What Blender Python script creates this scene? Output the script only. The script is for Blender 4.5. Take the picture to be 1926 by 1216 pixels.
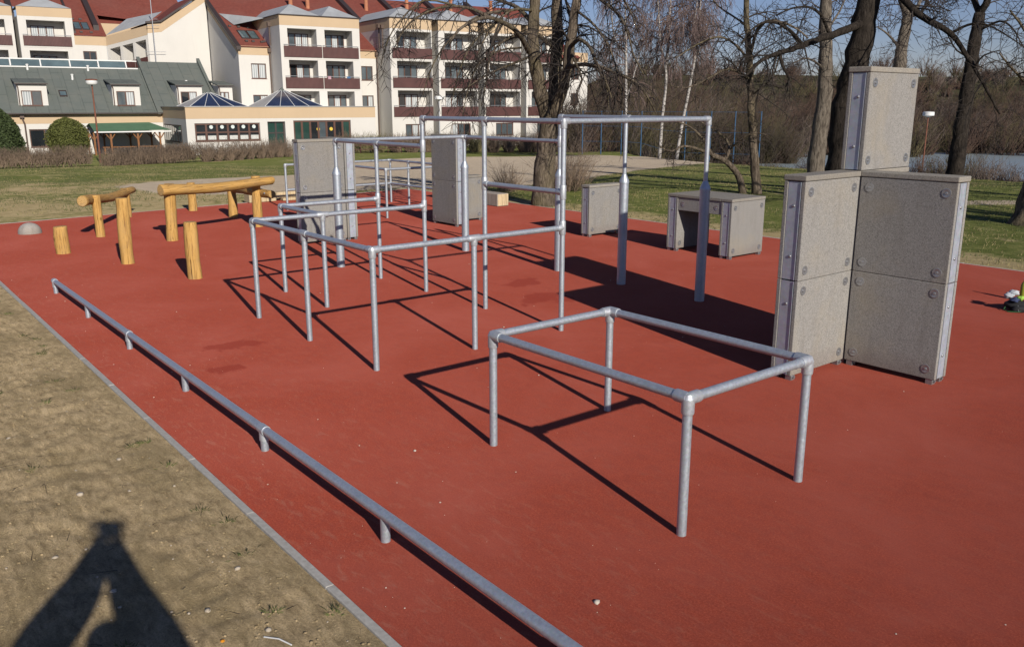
import bpy, bmesh, math, random
import numpy as np
from mathutils import Vector, Matrix, Quaternion

random.seed(7)
RNG = np.random.default_rng(11)
scene = bpy.context.scene
for o in list(bpy.data.objects):
    bpy.data.objects.remove(o)
COL = scene.collection
rad = math.radians

# ---------------------------------------------------------------- camera, sky, sun, exposure
CAM_H = 2.3
YAW, PITCH = 0.886257, 0.246671
cam_d = bpy.data.cameras.new('camera')
cam_d.sensor_fit = 'HORIZONTAL'
cam_d.sensor_width = 36.0
cam_d.lens = 30.573
cam_d.clip_start = 0.05
cam_d.clip_end = 2500
cam = bpy.data.objects.new('camera', cam_d)
cam.location = (0, 0, CAM_H)
cam.rotation_euler = (math.pi / 2 - PITCH, 0, YAW)
COL.objects.link(cam)
scene.camera = cam

SUN_AZ, SUN_EL = rad(167.2), rad(24.4)          # direction the light travels to, and its height
world = bpy.data.worlds.new('World')
scene.world = world
world.use_nodes = True
wn = world.node_tree
wn.nodes.clear()
w_out = wn.nodes.new('ShaderNodeOutputWorld')
w_bg = wn.nodes.new('ShaderNodeBackground')
w_sky = wn.nodes.new('ShaderNodeTexSky')
w_sky.sky_type = 'NISHITA'
w_sky.sun_disc = False
w_sky.sun_elevation = SUN_EL
w_sky.sun_rotation = rad(102.8)
w_sky.altitude = 300
w_sky.air_density = 1.0
w_sky.dust_density = 0.15
w_sky.ozone_density = 3.5
w_bg.inputs['Strength'].default_value = 0.058
w_mul = wn.nodes.new('ShaderNodeMix'); w_mul.data_type = 'RGBA'; w_mul.blend_type = 'MULTIPLY'; w_mul.inputs[0].default_value = 1.0
w_mul.inputs[7].default_value = (1.03, 0.95, 1.17, 1)
wn.links.new(w_sky.outputs[0], w_mul.inputs[6]); wn.links.new(w_mul.outputs[2], w_bg.inputs['Color'])
wn.links.new(w_bg.outputs[0], w_out.inputs['Surface'])

sun_d = bpy.data.lights.new('sun', 'SUN')
sun_d.energy = 4.7
sun_d.angle = rad(0.53)
sun_d.color = (1.0, 0.93, 0.82)
sun = bpy.data.objects.new('sun', sun_d)
sdir = Vector((math.cos(SUN_AZ) * math.cos(SUN_EL), math.sin(SUN_AZ) * math.cos(SUN_EL), -math.sin(SUN_EL)))
sun.rotation_euler = sdir.to_track_quat('-Z', 'Y').to_euler()
sun.location = (30, -10, 30)
COL.objects.link(sun)

vs = scene.view_settings
vs.view_transform = 'Standard'
vs.look = 'None'
vs.exposure = 0.0
vs.gamma = 1.0
vs.use_curve_mapping = False
scene.render.engine = 'CYCLES'
scene.cycles.max_bounces = 5
scene.cycles.diffuse_bounces = 3
scene.cycles.glossy_bounces = 3
scene.cycles.transmission_bounces = 4
scene.cycles.transparent_max_bounces = 6
scene.cycles.sample_clamp_indirect = 4.0

RH = np.array([0.632316, 0.774710])             # camera-right and camera-forward on the ground
FH = np.array([-0.774710, 0.632316])

def LD(lat, dep, z=0.0):
    p = RH * lat + FH * dep
    return (float(p[0]), float(p[1]), float(z))

# ---------------------------------------------------------------- object helpers
def set_props(o, label=None, cat=None, group=None, kind=None):
    if label: o['label'] = label
    if cat: o['category'] = cat
    if group: o['group'] = group
    if kind: o['kind'] = kind
    return o

def thing(name, label, cat, loc=(0, 0, 0), rotz=0.0, group=None):
    o = bpy.data.objects.new(name, None)
    o.empty_display_size = 0.2
    o.location = loc
    o.rotation_euler = (0, 0, rotz)
    COL.objects.link(o)
    return set_props(o, label, cat, group)

class G:
    """collects faces of one mesh"""
    def __init__(s):
        s.v = []; s.f = []; s.m = []
    def quad(s, a, b, c, d, mi=0):
        n = len(s.v); s.v += [a, b, c, d]; s.f.append((n, n + 1, n + 2, n + 3)); s.m.append(mi)
    def poly(s, pts, mi=0):
        n = len(s.v); s.v += list(pts); s.f.append(tuple(range(n, n + len(pts)))); s.m.append(mi)
    def box(s, x0, y0, z0, x1, y1, z1, mi=0):
        if x0 > x1: x0, x1 = x1, x0
        if y0 > y1: y0, y1 = y1, y0
        if z0 > z1: z0, z1 = z1, z0
        n = len(s.v)
        s.v += [(x0, y0, z0), (x1, y0, z0), (x1, y1, z0), (x0, y1, z0), (x0, y0, z1), (x1, y0, z1), (x1, y1, z1), (x0, y1, z1)]
        for q in ((0, 3, 2, 1), (4, 5, 6, 7), (0, 1, 5, 4), (1, 2, 6, 5), (2, 3, 7, 6), (3, 0, 4, 7)):
            s.f.append(tuple(n + i for i in q)); s.m.append(mi)
        return s
    def prism(s, pts, off, mi=0):
        """closed prism: polygon pts swept by the vector off"""
        k = len(pts); n = len(s.v)
        s.v += [tuple(p) for p in pts] + [tuple(p[i] + off[i] for i in range(3)) for p in pts]
        s.f.append(tuple(range(n + k - 1, n - 1, -1))); s.m.append(mi)
        s.f.append(tuple(range(n + k, n + 2 * k))); s.m.append(mi)
        for i in range(k):
            j = (i + 1) % k
            s.f.append((n + i, n + j, n + k + j, n + k + i)); s.m.append(mi)
        return s
    def tube(s, pts, r, n=12, cap=True, mi=0):
        pts = [Vector(p) for p in pts]
        k = len(pts)
        rr = list(r) if hasattr(r, '__len__') else [r] * k
        base = len(s.v)
        prev = None
        for i, p in enumerate(pts):
            if i == 0: t = pts[1] - pts[0]
            elif i == k - 1: t = pts[-1] - pts[-2]
            else: t = (pts[i + 1] - p).normalized() + (p - pts[i - 1]).normalized()
            t.normalize()
            if prev is None:
                ref = Vector((0, 0, 1)) if abs(t.z) < 0.9 else Vector((1, 0, 0))
                a = t.cross(ref).normalized()
            else:
                a = (prev - t * prev.dot(t)).normalized()
            prev = a
            b = t.cross(a)
            for j in range(n):
                w = 2 * math.pi * j / n
                q = p + (a * math.cos(w) + b * math.sin(w)) * rr[i]
                s.v.append((q.x, q.y, q.z))
        for i in range(k - 1):
            for j in range(n):
                j2 = (j + 1) % n
                s.f.append((base + i * n + j, base + i * n + j2, base + (i + 1) * n + j2, base + (i + 1) * n + j)); s.m.append(mi)
        if cap:
            s.f.append(tuple(base + j for j in range(n - 1, -1, -1))); s.m.append(mi)
            s.f.append(tuple(base + (k - 1) * n + j for j in range(n))); s.m.append(mi)
        return s
    def lathe(s, prof, c=(0, 0, 0), n=16, mi=0):
        base = len(s.v); k = len(prof)
        for (r, z) in prof:
            for j in range(n):
                w = 2 * math.pi * j / n
                s.v.append((c[0] + r * math.cos(w), c[1] + r * math.sin(w), c[2] + z))
        for i in range(k - 1):
            for j in range(n):
                j2 = (j + 1) % n
                s.f.append((base + i * n + j, base + i * n + j2, base + (i + 1) * n + j2, base + (i + 1) * n + j)); s.m.append(mi)
        s.f.append(tuple(base + j for j in range(n - 1, -1, -1))); s.m.append(mi)
        s.f.append(tuple(base + (k - 1) * n + j for j in range(n))); s.m.append(mi)
        return s

def mesh_from(name, g, mats, org=(0, 0, 0), smooth=False, bevel=0.0, seg=2):
    me = bpy.data.meshes.new(name)
    vv = [(a - org[0], b - org[1], c - org[2]) for a, b, c in g.v]
    me.from_pydata(vv, [], g.f)
    if not isinstance(mats, (list, tuple)): mats = [mats]
    for m in mats: me.materials.append(m)
    if len(mats) > 1:
        me.polygons.foreach_set('material_index', g.m)
    if bevel > 0:
        bm = bmesh.new(); bm.from_mesh(me)
        bmesh.ops.remove_doubles(bm, verts=bm.verts, dist=1e-5)
        es = [e for e in bm.edges if len(e.link_faces) == 2 and e.calc_face_angle(0) > 0.5]
        bmesh.ops.bevel(bm, geom=es, offset=bevel, segments=seg, profile=0.5, affect='EDGES')
        bm.to_mesh(me); bm.free()
    if smooth:
        me.polygons.foreach_set('use_smooth', [True] * len(me.polygons))
    me.update()
    return me

def top_of(o):
    while o.parent is not None: o = o.parent
    return o

def obj(name, g, mats, parent=None, smooth=False, bevel=0.0, seg=2, org=None):
    """link g as one mesh object; points are given in world space (or in the frame of a rotated thing)"""
    if org is None:
        org = (0, 0, 0)
        if parent is not None:
            t = top_of(parent)
            org = tuple(t['org']) if 'org' in t else tuple(t.location)
    me = mesh_from(name, g, mats, org, smooth, bevel, seg)
    if smooth:
        try: me.set_sharp_from_angle(angle=rad(40))
        except Exception: pass
    o = bpy.data.objects.new(name, me)
    COL.objects.link(o)
    if parent is not None: o.parent = parent
    return o

def put(name, mesh, parent, loc, rot=None, scale=None):
    """another object that shares mesh data, placed in the frame of its thing"""
    o = bpy.data.objects.new(name, mesh)
    COL.objects.link(o)
    o.parent = parent
    o.location = loc
    if rot is not None: o.rotation_euler = rot
    if scale is not None: o.scale = scale
    return o

def np_mesh(name, verts, faces, mats, midx=None, smooth=False):
    """fast mesh from numpy arrays, all faces with the same number of corners"""
    me = bpy.data.meshes.new(name)
    nv, nf, k = len(verts), len(faces), faces.shape[1]
    me.vertices.add(nv); me.vertices.foreach_set('co', np.asarray(verts, np.float32).ravel())
    me.loops.add(nf * k); me.loops.foreach_set('vertex_index', np.asarray(faces, np.int32).ravel())
    me.polygons.add(nf)
    me.polygons.foreach_set('loop_start', np.arange(0, nf * k, k, dtype=np.int32))
    me.polygons.foreach_set('loop_total', np.full(nf, k, np.int32))
    if not isinstance(mats, (list, tuple)): mats = [mats]
    for m in mats: me.materials.append(m)
    if midx is not None: me.polygons.foreach_set('material_index', np.asarray(midx, np.int32))
    if smooth: me.polygons.foreach_set('use_smooth', np.ones(nf, bool))
    me.update(calc_edges=True)
    return me

def link(name, me, parent=None):
    o = bpy.data.objects.new(name, me); COL.objects.link(o)
    if parent is not None: o.parent = parent
    return o

# ---------------------------------------------------------------- material helpers
class MT:
    def __init__(s, name):
        s.m = bpy.data.materials.new(name); s.m.use_nodes = True
        s.nt = s.m.node_tree; s.nt.nodes.clear()
        s.out = s.nt.nodes.new('ShaderNodeOutputMaterial')
        s.b = s.nt.nodes.new('ShaderNodeBsdfPrincipled')
        s.nt.links.new(s.b.outputs[0], s.out.inputs['Surface'])
        s.tc = None
    def n(s, t, **kw):
        nd = s.nt.nodes.new(t)
        for k, v in kw.items(): setattr(nd, k, v)
        return nd
    def l(s, a, b): s.nt.links.new(a, b)
    def co(s, kind='Object', scale=(1, 1, 1), rot=(0, 0, 0)):
        if s.tc is None: s.tc = s.n('ShaderNodeTexCoord')
        mp = s.n('ShaderNodeMapping'); mp.inputs['Scale'].default_value = scale; mp.inputs['Rotation'].default_value = rot
        s.l(s.tc.outputs[kind], mp.inputs['Vector']); return mp.outputs[0]
    def geo(s, scale=(1, 1, 1)):
        ge = s.n('ShaderNodeNewGeometry'); mp = s.n('ShaderNodeMapping'); mp.inputs['Scale'].default_value = scale
        s.l(ge.outputs['Position'], mp.inputs['Vector']); return mp.outputs[0]
    def noise(s, vec, scale, detail=4, rough=0.6, dist=0.0):
        nd = s.n('ShaderNodeTexNoise'); nd.inputs['Scale'].default_value = scale; nd.inputs['Detail'].default_value = detail
        nd.inputs['Roughness'].default_value = rough; nd.inputs['Distortion'].default_value = dist
        s.l(vec, nd.inputs['Vector']); return nd.outputs['Fac']
    def vor(s, vec, scale, out='Distance', feature='F1'):
        nd = s.n('ShaderNodeTexVoronoi'); nd.feature = feature; nd.inputs['Scale'].default_value = scale
        s.l(vec, nd.inputs['Vector']); return nd.outputs[out]
    def ramp(s, fac, stops):
        nd = s.n('ShaderNodeValToRGB'); cr = nd.color_ramp
        while len(cr.elements) < len(stops): cr.elements.new(0.5)
        for e, (p, c) in zip(cr.elements, stops):
            e.position = p; e.color = (c[0], c[1], c[2], 1) if hasattr(c, '__len__') else (c, c, c, 1)
        s.l(fac, nd.inputs['Fac']); return nd.outputs['Color']
    def mix(s, a, b, fac, mode='MIX'):
        nd = s.n('ShaderNodeMix'); nd.data_type = 'RGBA'; nd.blend_type = mode
        def st(sock, v):
            if hasattr(v, 'is_output'): s.l(v, sock)
            elif hasattr(v, '__len__'): sock.default_value = (v[0], v[1], v[2], 1)
            else: sock.default_value = v
        st(nd.inputs[6], a); st(nd.inputs[7], b); st(nd.inputs[0], fac)
        return nd.outputs[2]
    def math(s, op, a, b=None):
        nd = s.n('ShaderNodeMath'); nd.operation = op
        for i, v in enumerate((a, b)):
            if v is None: continue
            if hasattr(v, 'is_output'): s.l(v, nd.inputs[i])
            else: nd.inputs[i].default_value = v
        return nd.outputs[0]
    def attr(s, name):
        nd = s.n('ShaderNodeAttribute'); nd.attribute_name = name; return nd.outputs['Fac']
    def bump(s, h, strength=0.3, dist=0.01):
        nd = s.n('ShaderNodeBump'); nd.inputs['Strength'].default_value = strength; nd.inputs['Distance'].default_value = dist
        s.l(h, nd.inputs['Height']); s.l(nd.outputs[0], s.b.inputs['Normal'])
    def set(s, col=None, rough=None, metal=None, **kw):
        def st(sock, v):
            if hasattr(v, 'is_output'): s.l(v, sock)
            elif hasattr(v, '__len__'): sock.default_value = (v[0], v[1], v[2], 1)
            else: sock.default_value = v
        if col is not None: st(s.b.inputs['Base Color'], col)
        if rough is not None: st(s.b.inputs['Roughness'], rough)
        if metal is not None: st(s.b.inputs['Metallic'], metal)
        for k, v in kw.items():
            k2 = k.replace('_', ' ')
            if k2 in s.b.inputs: st(s.b.inputs[k2], v)
        return s
def c8(r, g, b):
    f = lambda x: ((x / 255 + 0.055) / 1.055) ** 2.4 if x > 10 else x / 255 / 12.92
    return (f(r), f(g), f(b))
MATS = {}
def simple(name, col, rough=0.6, metal=0.0, var=0.12, scale=6.0, bump=0.0, bscale=40.0, bdist=0.004, spec=0.5, kind='Object', stretch=(1, 1, 1)):
    t = MT(name)
    v = t.co(kind, stretch)
    n = t.noise(v, scale, 5, 0.65)
    d = tuple(max(0, c * (1 - var)) for c in col); l = tuple(min(1, c * (1 + var)) for c in col)
    t.set(t.ramp(n, [(0.3, d), (0.7, l)]), rough, metal, Specular_IOR_Level=spec)
    if bump > 0:
        t.bump(t.noise(v, bscale, 4, 0.6), bump, bdist)
    MATS[name] = t.m
    return t.m

# ---------------------------------------------------------------- materials
t = MT('rubber')
v = t.geo()
fine = t.noise(v, 85, 7, 0.95)
mid = t.noise(v, 11, 6, 0.75)
big = t.noise(v, 0.6, 5, 0.65, 0.5)
scf = t.noise(t.geo((3.0, 9.0, 1.0)), 2.2, 5, 0.75, 0.8)
col = t.ramp(fine, [(0.32, (0.085, 0.014, 0.010)), (0.46, (0.215, 0.039, 0.022)), (0.55, (0.285, 0.055, 0.032)), (0.68, (0.44, 0.13, 0.082))])
col = t.mix(col, (0.185, 0.040, 0.030), t.ramp(mid, [(0.42, 0.0), (0.7, 0.55)]))
col = t.mix(col, (0.30, 0.075, 0.054), t.ramp(big, [(0.42, 0.0), (0.68, 0.55)]))
sep0 = t.n('ShaderNodeSeparateXYZ'); t.l(t.geo(), sep0.inputs[0])
near = t.ramp(t.math('MULTIPLY', sep0.outputs[1], 0.2), [(0.36, 0.42), (0.75, 0.14)])
dust = t.math('MULTIPLY', t.ramp(scf, [(0.52, 0.0), (0.74, 1.0)]), near)
dust = t.math('MULTIPLY', dust, t.ramp(mid, [(0.3, 0.3), (0.65, 1.0)]))
col = t.mix(col, (0.36, 0.20, 0.145), dust)
sep = t.n('ShaderNodeSeparateXYZ'); t.l(t.geo(), sep.inputs[0])
def stain(cx, cy, rx, ry):
    a = t.math('DIVIDE', t.math('SUBTRACT', sep.outputs[0], cx), rx)
    b = t.math('DIVIDE', t.math('SUBTRACT', sep.outputs[1], cy), ry)
    d = t.math('SQRT', t.math('ADD', t.math('MULTIPLY', a, a), t.math('MULTIPLY', b, b)))
    d = t.math('ADD', d, t.math('MULTIPLY', t.math('SUBTRACT', t.noise(v, 3.2, 4), 0.5), 2.2))
    return t.ramp(d, [(0.45, 1.0), (0.62, 0.0)])
wet = None
for st_ in ((-8.14, 3.05, 0.30, 0.42), (-7.4, 2.75, 0.20, 0.24), (-8.74, 7.33, 0.36, 0.5), (-7.8, 6.85, 0.5, 0.6)):
    w_ = stain(*st_)
    wet = w_ if wet is None else t.math('MAXIMUM', wet, w_)
col = t.mix(col, (0.17, 0.022, 0.013), t.math('MULTIPLY', wet, 0.62))
t.set(col, 0.9, 0.0, Specular_IOR_Level=0.18, Diffuse_Roughness=1.0)
t.bump(fine, 0.7, 0.005)
RUBBER = t.m

t = MT('kerb_concrete')
v = t.geo()
t.set(t.ramp(t.noise(v, 30, 5, 0.7), [(0.25, (0.33, 0.31, 0.28)), (0.7, (0.5, 0.48, 0.44))]), 0.85, Specular_IOR_Level=0.2)
t.bump(t.noise(v, 150, 3), 0.3, 0.003)
KERB = t.m

t = MT('soil')
v = t.geo(); vs2 = t.geo((1.0, 2.6, 1.0))
n1 = t.noise(vs2, 1.1, 6, 0.7, 0.6); n2 = t.noise(vs2, 7, 7, 0.8, 0.3); n3 = t.noise(v, 90, 4, 0.85)
c = t.ramp(n2, [(0.30, (0.21, 0.15, 0.085)), (0.43, (0.44, 0.335, 0.195)), (0.55, (0.60, 0.465, 0.28)), (0.72, (0.76, 0.61, 0.39))])
c = t.mix(c, (0.31, 0.24, 0.13), t.ramp(n1, [(0.44, 0.0), (0.62, 0.65)]))
c = t.mix(c, t.ramp(n3, [(0.3, (0.5, 0.5, 0.5)), (0.7, (1.3, 1.3, 1.3))]), 0.75, 'MULTIPLY')
t.set(c, 0.95, Specular_IOR_Level=0.1, Diffuse_Roughness=0.8)
h = t.math('ADD', n2, t.math('MULTIPLY', n3, 0.6))
t.bump(h, 1.0, 0.04)
SOIL = t.m

t = MT('ground')
v = t.geo()
n1 = t.noise(v, 0.45, 7, 0.7, 0.4); n2 = t.noise(v, 2.6, 7, 0.8); n3 = t.noise(v, 30, 4, 0.85)
green = t.ramp(n2, [(0.3, (0.060, 0.078, 0.018)), (0.5, (0.118, 0.135, 0.036)), (0.75, (0.24, 0.225, 0.085))])
dryc = t.ramp(n2, [(0.3, (0.26, 0.20, 0.10)), (0.7, (0.42, 0.34, 0.19))])
sandc = t.ramp(n2, [(0.3, (0.34, 0.275, 0.205)), (0.7, (0.46, 0.385, 0.295))])
dry = t.math('ADD', t.attr('dry'), t.math('MULTIPLY', t.math('SUBTRACT', n1, 0.5), 2.6))
dry = t.math('ADD', dry, t.math('MULTIPLY', t.math('SUBTRACT', n2, 0.5), 1.5))
c = t.mix(green, dryc, t.ramp(dry, [(0.3, 0.0), (0.8, 1.0)]))
snd = t.math('ADD', t.attr('sand'), t.math('MULTIPLY', t.math('SUBTRACT', n1, 0.5), 0.7))
snd = t.math('ADD', snd, t.math('MULTIPLY', t.math('SUBTRACT', n2, 0.5), 0.35))
c = t.mix(c, sandc, t.ramp(snd, [(0.42, 0.0), (0.6, 1.0)]))
wood = t.math('ADD', t.attr('wood'), t.math('MULTIPLY', t.math('SUBTRACT', n2, 0.5), 0.5))
wc = t.ramp(n1, [(0.35, (0.06, 0.042, 0.028)), (0.5, (0.05, 0.05, 0.024)), (0.7, (0.09, 0.065, 0.046))])
c = t.mix(c, wc, t.ramp(wood, [(0.4, 0.0), (0.6, 1.0)]))
c = t.mix(c, t.ramp(n3, [(0.3, (0.6, 0.6, 0.6)), (0.7, (1.2, 1.2, 1.2))]), 0.6, 'MULTIPLY')
t.set(c, 0.95, Specular_IOR_Level=0.1, Diffuse_Roughness=0.7)
t.bump(t.math('ADD', n2, t.math('MULTIPLY', n3, 0.6)), 0.7, 0.05)
GROUND = t.m

def steel(name, base, rough, mott=0.22, scale=55, METAL=0.55):
    t = MT(name); v = t.geo()
    a = t.noise(v, scale, 4, 0.7); b = t.noise(v, 7, 4, 0.6); w = t.vor(v, scale * 2.2, 'Color')
    d = tuple(c * (1 - mott) for c in base); l = tuple(min(1, c * (1 + mott)) for c in base)
    c = t.ramp(a, [(0.3, d), (0.7, l)])
    c = t.mix(c, tuple(x * 0.78 for x in base), t.ramp(b, [(0.5, 0.0), (0.75, 0.6)]))
    c = t.mix(c, w, 0.05)
    t.set(c, t.ramp(a, [(0.3, rough - 0.06), (0.7, rough + 0.1)]), METAL)
    t.bump(a, 0.08, 0.002)
    return t.m
GALV = steel('galvanised_steel', (0.50, 0.54, 0.595), 0.47, 0.14, 55, 0.62)
GALV2 = steel('galvanised_fitting', (0.56, 0.585, 0.62), 0.5, 0.1, 55, 0.6)
GALVD = steel('galvanised_thick', (0.47, 0.51, 0.57), 0.48, 0.1, 40, 0.62)
STRIP = steel('steel_plate', (0.46, 0.49, 0.56), 0.5, 0.10, 18, 0.4)
STAIN = steel('stainless', (0.42, 0.42, 0.43), 0.36, 0.05, 200, 0.75)

def concrete(name, light, dark, speck):
    t = MT(name); v = t.co()
    s1 = t.noise(v, 105, 4, 0.85); s2 = t.vor(v, 85); b = t.noise(v, 2.2, 5, 0.6, 0.4)
    c = t.ramp(s1, [(0.36, dark), (0.5, light), (0.64, tuple(min(1, x * 1.28) for x in light))])
    c = t.mix(c, speck, t.ramp(s2, [(0.0, 0.9), (0.24, 0.0)]))
    c = t.mix(c, (0.36, 0.30, 0.20), t.math('MULTIPLY', t.ramp(b, [(0.48, 0.0), (0.75, 1.0)]), 0.4))
    vs_ = t.co('Object', (5, 5, 0.6)); st = t.noise(vs_, 2.0, 5, 0.7)
    c = t.mix(c, (0.20, 0.185, 0.17), t.math('MULTIPLY', t.ramp(st, [(0.5, 0.0), (0.72, 1.0)]), 0.45))
    oi = t.n('ShaderNodeObjectInfo')
    c = t.mix(c, t.ramp(oi.outputs['Random'], [(0.0, (0.84, 0.83, 0.82)), (1.0, (1.06, 1.05, 1.03))]), 1.0, 'MULTIPLY')
    lo = t.n('ShaderNodeSeparateXYZ'); t.l(t.geo(), lo.inputs[0])
    foot = t.math('MULTIPLY', t.ramp(t.math('ADD', lo.outputs[2], t.math('MULTIPLY', b, 0.25)), [(0.14, 1.0), (0.36, 0.0)]), 0.4)
    c = t.mix(c, (0.17, 0.11, 0.085), foot)
    t.set(c, 0.88, Specular_IOR_Level=0.2)
    t.bump(s1, 0.5, 0.004)
    return t.m
CONC = concrete('exposed_concrete', (0.298, 0.288, 0.276), (0.165, 0.160, 0.154), (0.065, 0.062, 0.06))
CAPC = concrete('cap_concrete', (0.29, 0.27, 0.24), (0.17, 0.157, 0.14), (0.09, 0.083, 0.075))
DOMEC = concrete('dome_concrete', (0.47, 0.45, 0.42), (0.33, 0.31, 0.29), (0.22, 0.2, 0.19))

def woodmat(name, a, b, dark, zs=0.6, ring=9.0):
    t = MT(name); v = t.co('Object', (ring, ring, zs)); v2 = t.co('Object', (40, 40, 2.2))
    n1 = t.noise(v, 1.6, 6, 0.65, 1.2); n2 = t.noise(v2, 1.5, 4, 0.7)
    c = t.ramp(n1, [(0.3, a), (0.55, b), (0.75, tuple(min(1, x * 1.12) for x in b))])
    c = t.mix(c, dark, t.ramp(n2, [(0.52, 0.0), (0.64, 0.75)]))
    chk = t.noise(t.co('Object', (75, 75, 1.1)), 1.0, 3, 0.6, 0.6)
    c = t.mix(c, tuple(x * 0.35 for x in dark), t.ramp(chk, [(0.60, 0.0), (0.64, 0.85)]))
    gy = t.noise(t.co('Object', (3, 3, 1.4)), 1.3, 5, 0.7)
    c = t.mix(c, tuple(0.5 * x + 0.09 for x in a), t.ramp(gy, [(0.48, 0.0), (0.72, 0.6)]))
    kn = t.vor(t.co('Object', (5.0, 5.0, 2.6)), 1.0)
    c = t.mix(c, tuple(x * 0.6 for x in dark), t.ramp(kn, [(0.06, 0.8), (0.13, 0.0)]))
    t.set(c, 0.8, Specular_IOR_Level=0.2)
    t.bump(n2, 0.35, 0.004)
    return t.m
LOG = woodmat('honey_log', (0.44, 0.24, 0.065), (0.58, 0.34, 0.108), (0.25, 0.12, 0.034))
LOGEND = woodmat('log_end_grain', (0.42, 0.25, 0.09), (0.52, 0.33, 0.13), (0.24, 0.13, 0.05), 1.5, 20)
TIMBER = woodmat('pale_timber', (0.50, 0.38, 0.22), (0.62, 0.49, 0.31), (0.40, 0.28, 0.15), 0.4, 7)
TIMBERG = woodmat('weathered_timber', (0.36, 0.31, 0.25), (0.46, 0.40, 0.33), (0.25, 0.2, 0.16), 0.4, 7)

def bark(name, a, b, moss=None, zs=0.22, sc=15):
    t = MT(name); v = t.co('Object', (1, 1, zs))
    n = t.noise(v, sc, 6, 0.75, 0.6)
    c = t.ramp(n, [(0.38, a), (0.62, b)])
    if moss:
        c = t.mix(c, moss, t.ramp(t.noise(t.co('Object'), 1.1, 4), [(0.45, 0.0), (0.7, 0.55)]))
    t.set(c, 0.95, Specular_IOR_Level=0.1)
    t.bump(n, 1.0, 0.06)
    return t.m
BARK1 = bark('lime_bark', (0.055, 0.042, 0.032), (0.225, 0.18, 0.135), (0.14, 0.12, 0.055))
BARK2 = bark('dark_bark', (0.016, 0.013, 0.011), (0.06, 0.049, 0.04))
BARK3 = bark('grey_bark', (0.07, 0.056, 0.045), (0.235, 0.20, 0.16))
TWIG = simple('twig', (0.06, 0.044, 0.035), 0.9, var=0.3, scale=2)
TWIGD = simple('twig_dark', (0.036, 0.028, 0.023), 0.9, var=0.3, scale=2)
t = MT('birch_bark'); v = t.co('Object', (1, 1, 4.0)); n = t.noise(v, 2.3, 5, 0.7)
t.set(t.ramp(n, [(0.36, (0.04, 0.035, 0.03)), (0.47, (0.40, 0.37, 0.34)), (0.8, (0.56, 0.53, 0.5))]), 0.8)
BIRCH = t.m
BTWIG = simple('birch_twig', (0.17, 0.12, 0.108), 0.9, var=0.3, scale=1)
HEDGE = simple('hedge_twig', (0.20, 0.145, 0.10), 0.95, var=0.35, scale=1.5)
HEDGE2 = simple('hedge_twig_olive', (0.17, 0.15, 0.07), 0.95, var=0.3, scale=1.5)
W1M = simple('wood_brown', (0.085, 0.052, 0.037), 0.95, var=0.6, scale=0.08)
W2M = simple('wood_olive', (0.088, 0.073, 0.035), 0.95, var=0.6, scale=0.08)
W3M = simple('wood_grey', (0.12, 0.092, 0.076), 0.95, var=0.6, scale=0.08)
LEAFY = simple('evergreen', (0.095, 0.105, 0.022), 0.8, var=0.4, scale=5)
LEAFD = simple('evergreen_dark', (0.04, 0.06, 0.016), 0.8, var=0.4, scale=5)
BLADE = simple('grass_blade', (0.11, 0.13, 0.038), 0.9, var=0.45, scale=0.9, kind='Object')
STONE = simple('stone', (0.40, 0.34, 0.26), 0.9, var=0.35, scale=3)
WHITEBIT = simple('white_bit', (0.5, 0.44, 0.37), 0.8, var=0.2)

def plaster(name, col, dirt):
    t = MT(name); v = t.co()
    a = t.noise(v, 0.35, 5, 0.6); st = t.noise(t.co('Object', (2.2, 2.2, 0.25)), 1.4, 5, 0.65)
    c = t.mix(col, tuple(x * 0.9 for x in col), t.ramp(a, [(0.4, 0.0), (0.7, 0.6)]))
    c = t.mix(c, dirt, t.math('MULTIPLY', t.ramp(st, [(0.55, 0.0), (0.85, 1.0)]), 0.3))
    t.set(c, 0.9, Specular_IOR_Level=0.15); t.bump(t.noise(v, 60, 3), 0.15, 0.004)
    return t.m
PLW = plaster('white_plaster', (0.655, 0.632, 0.59), (0.48, 0.455, 0.41))
PLC = plaster('cream_plaster', (0.56, 0.42, 0.275), (0.44, 0.33, 0.22))
t = MT('red_tile_roof'); v = t.co()
rows = t.n('ShaderNodeTexWave'); rows.wave_type = 'BANDS'; rows.bands_direction = 'Y'; rows.inputs['Scale'].default_value = 1.3; rows.inputs['Distortion'].default_value = 0.4
t.l(v, rows.inputs['Vector'])
n = t.noise(v, 3.5, 5, 0.7); n0 = t.noise(v, 0.3, 4)
c = t.ramp(n, [(0.3, (0.165, 0.046, 0.034)), (0.7, (0.25, 0.072, 0.052))])
c = t.mix(c, (0.22, 0.085, 0.066), t.ramp(n0, [(0.45, 0.0), (0.7, 0.5)]))
t.set(c, 0.8, Specular_IOR_Level=0.25); t.bump(rows.outputs['Fac'], 0.35, 0.05)
RTILE = t.m
t = MT('grey_green_felt_roof'); v = t.co()
bk = t.n('ShaderNodeTexBrick'); bk.inputs['Scale'].default_value = 0.27; bk.inputs['Mortar Size'].default_value = 0.012; bk.inputs['Color1'].default_value = (0.124, 0.140, 0.128, 1); bk.inputs['Color2'].default_value = (0.134, 0.149, 0.136, 1); bk.inputs['Mortar'].default_value = (0.10, 0.114, 0.104, 1)
t.l(t.co('Object', (1, 1, 1), (0, 0, math.pi / 2)), bk.inputs['Vector'])
t.set(t.mix(bk.outputs['Color'], (0.165, 0.17, 0.15), t.ramp(t.noise(v, 0.9, 6, 0.7), [(0.45, 0.0), (0.72, 0.7)])), 0.85, Specular_IOR_Level=0.3); t.bump(t.noise(v, 3, 4), 0.3, 0.02)
GREENROOF = t.m
GREENCAN = simple('green_canopy', (0.10, 0.20, 0.11), 0.8, var=0.12, scale=1)
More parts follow.
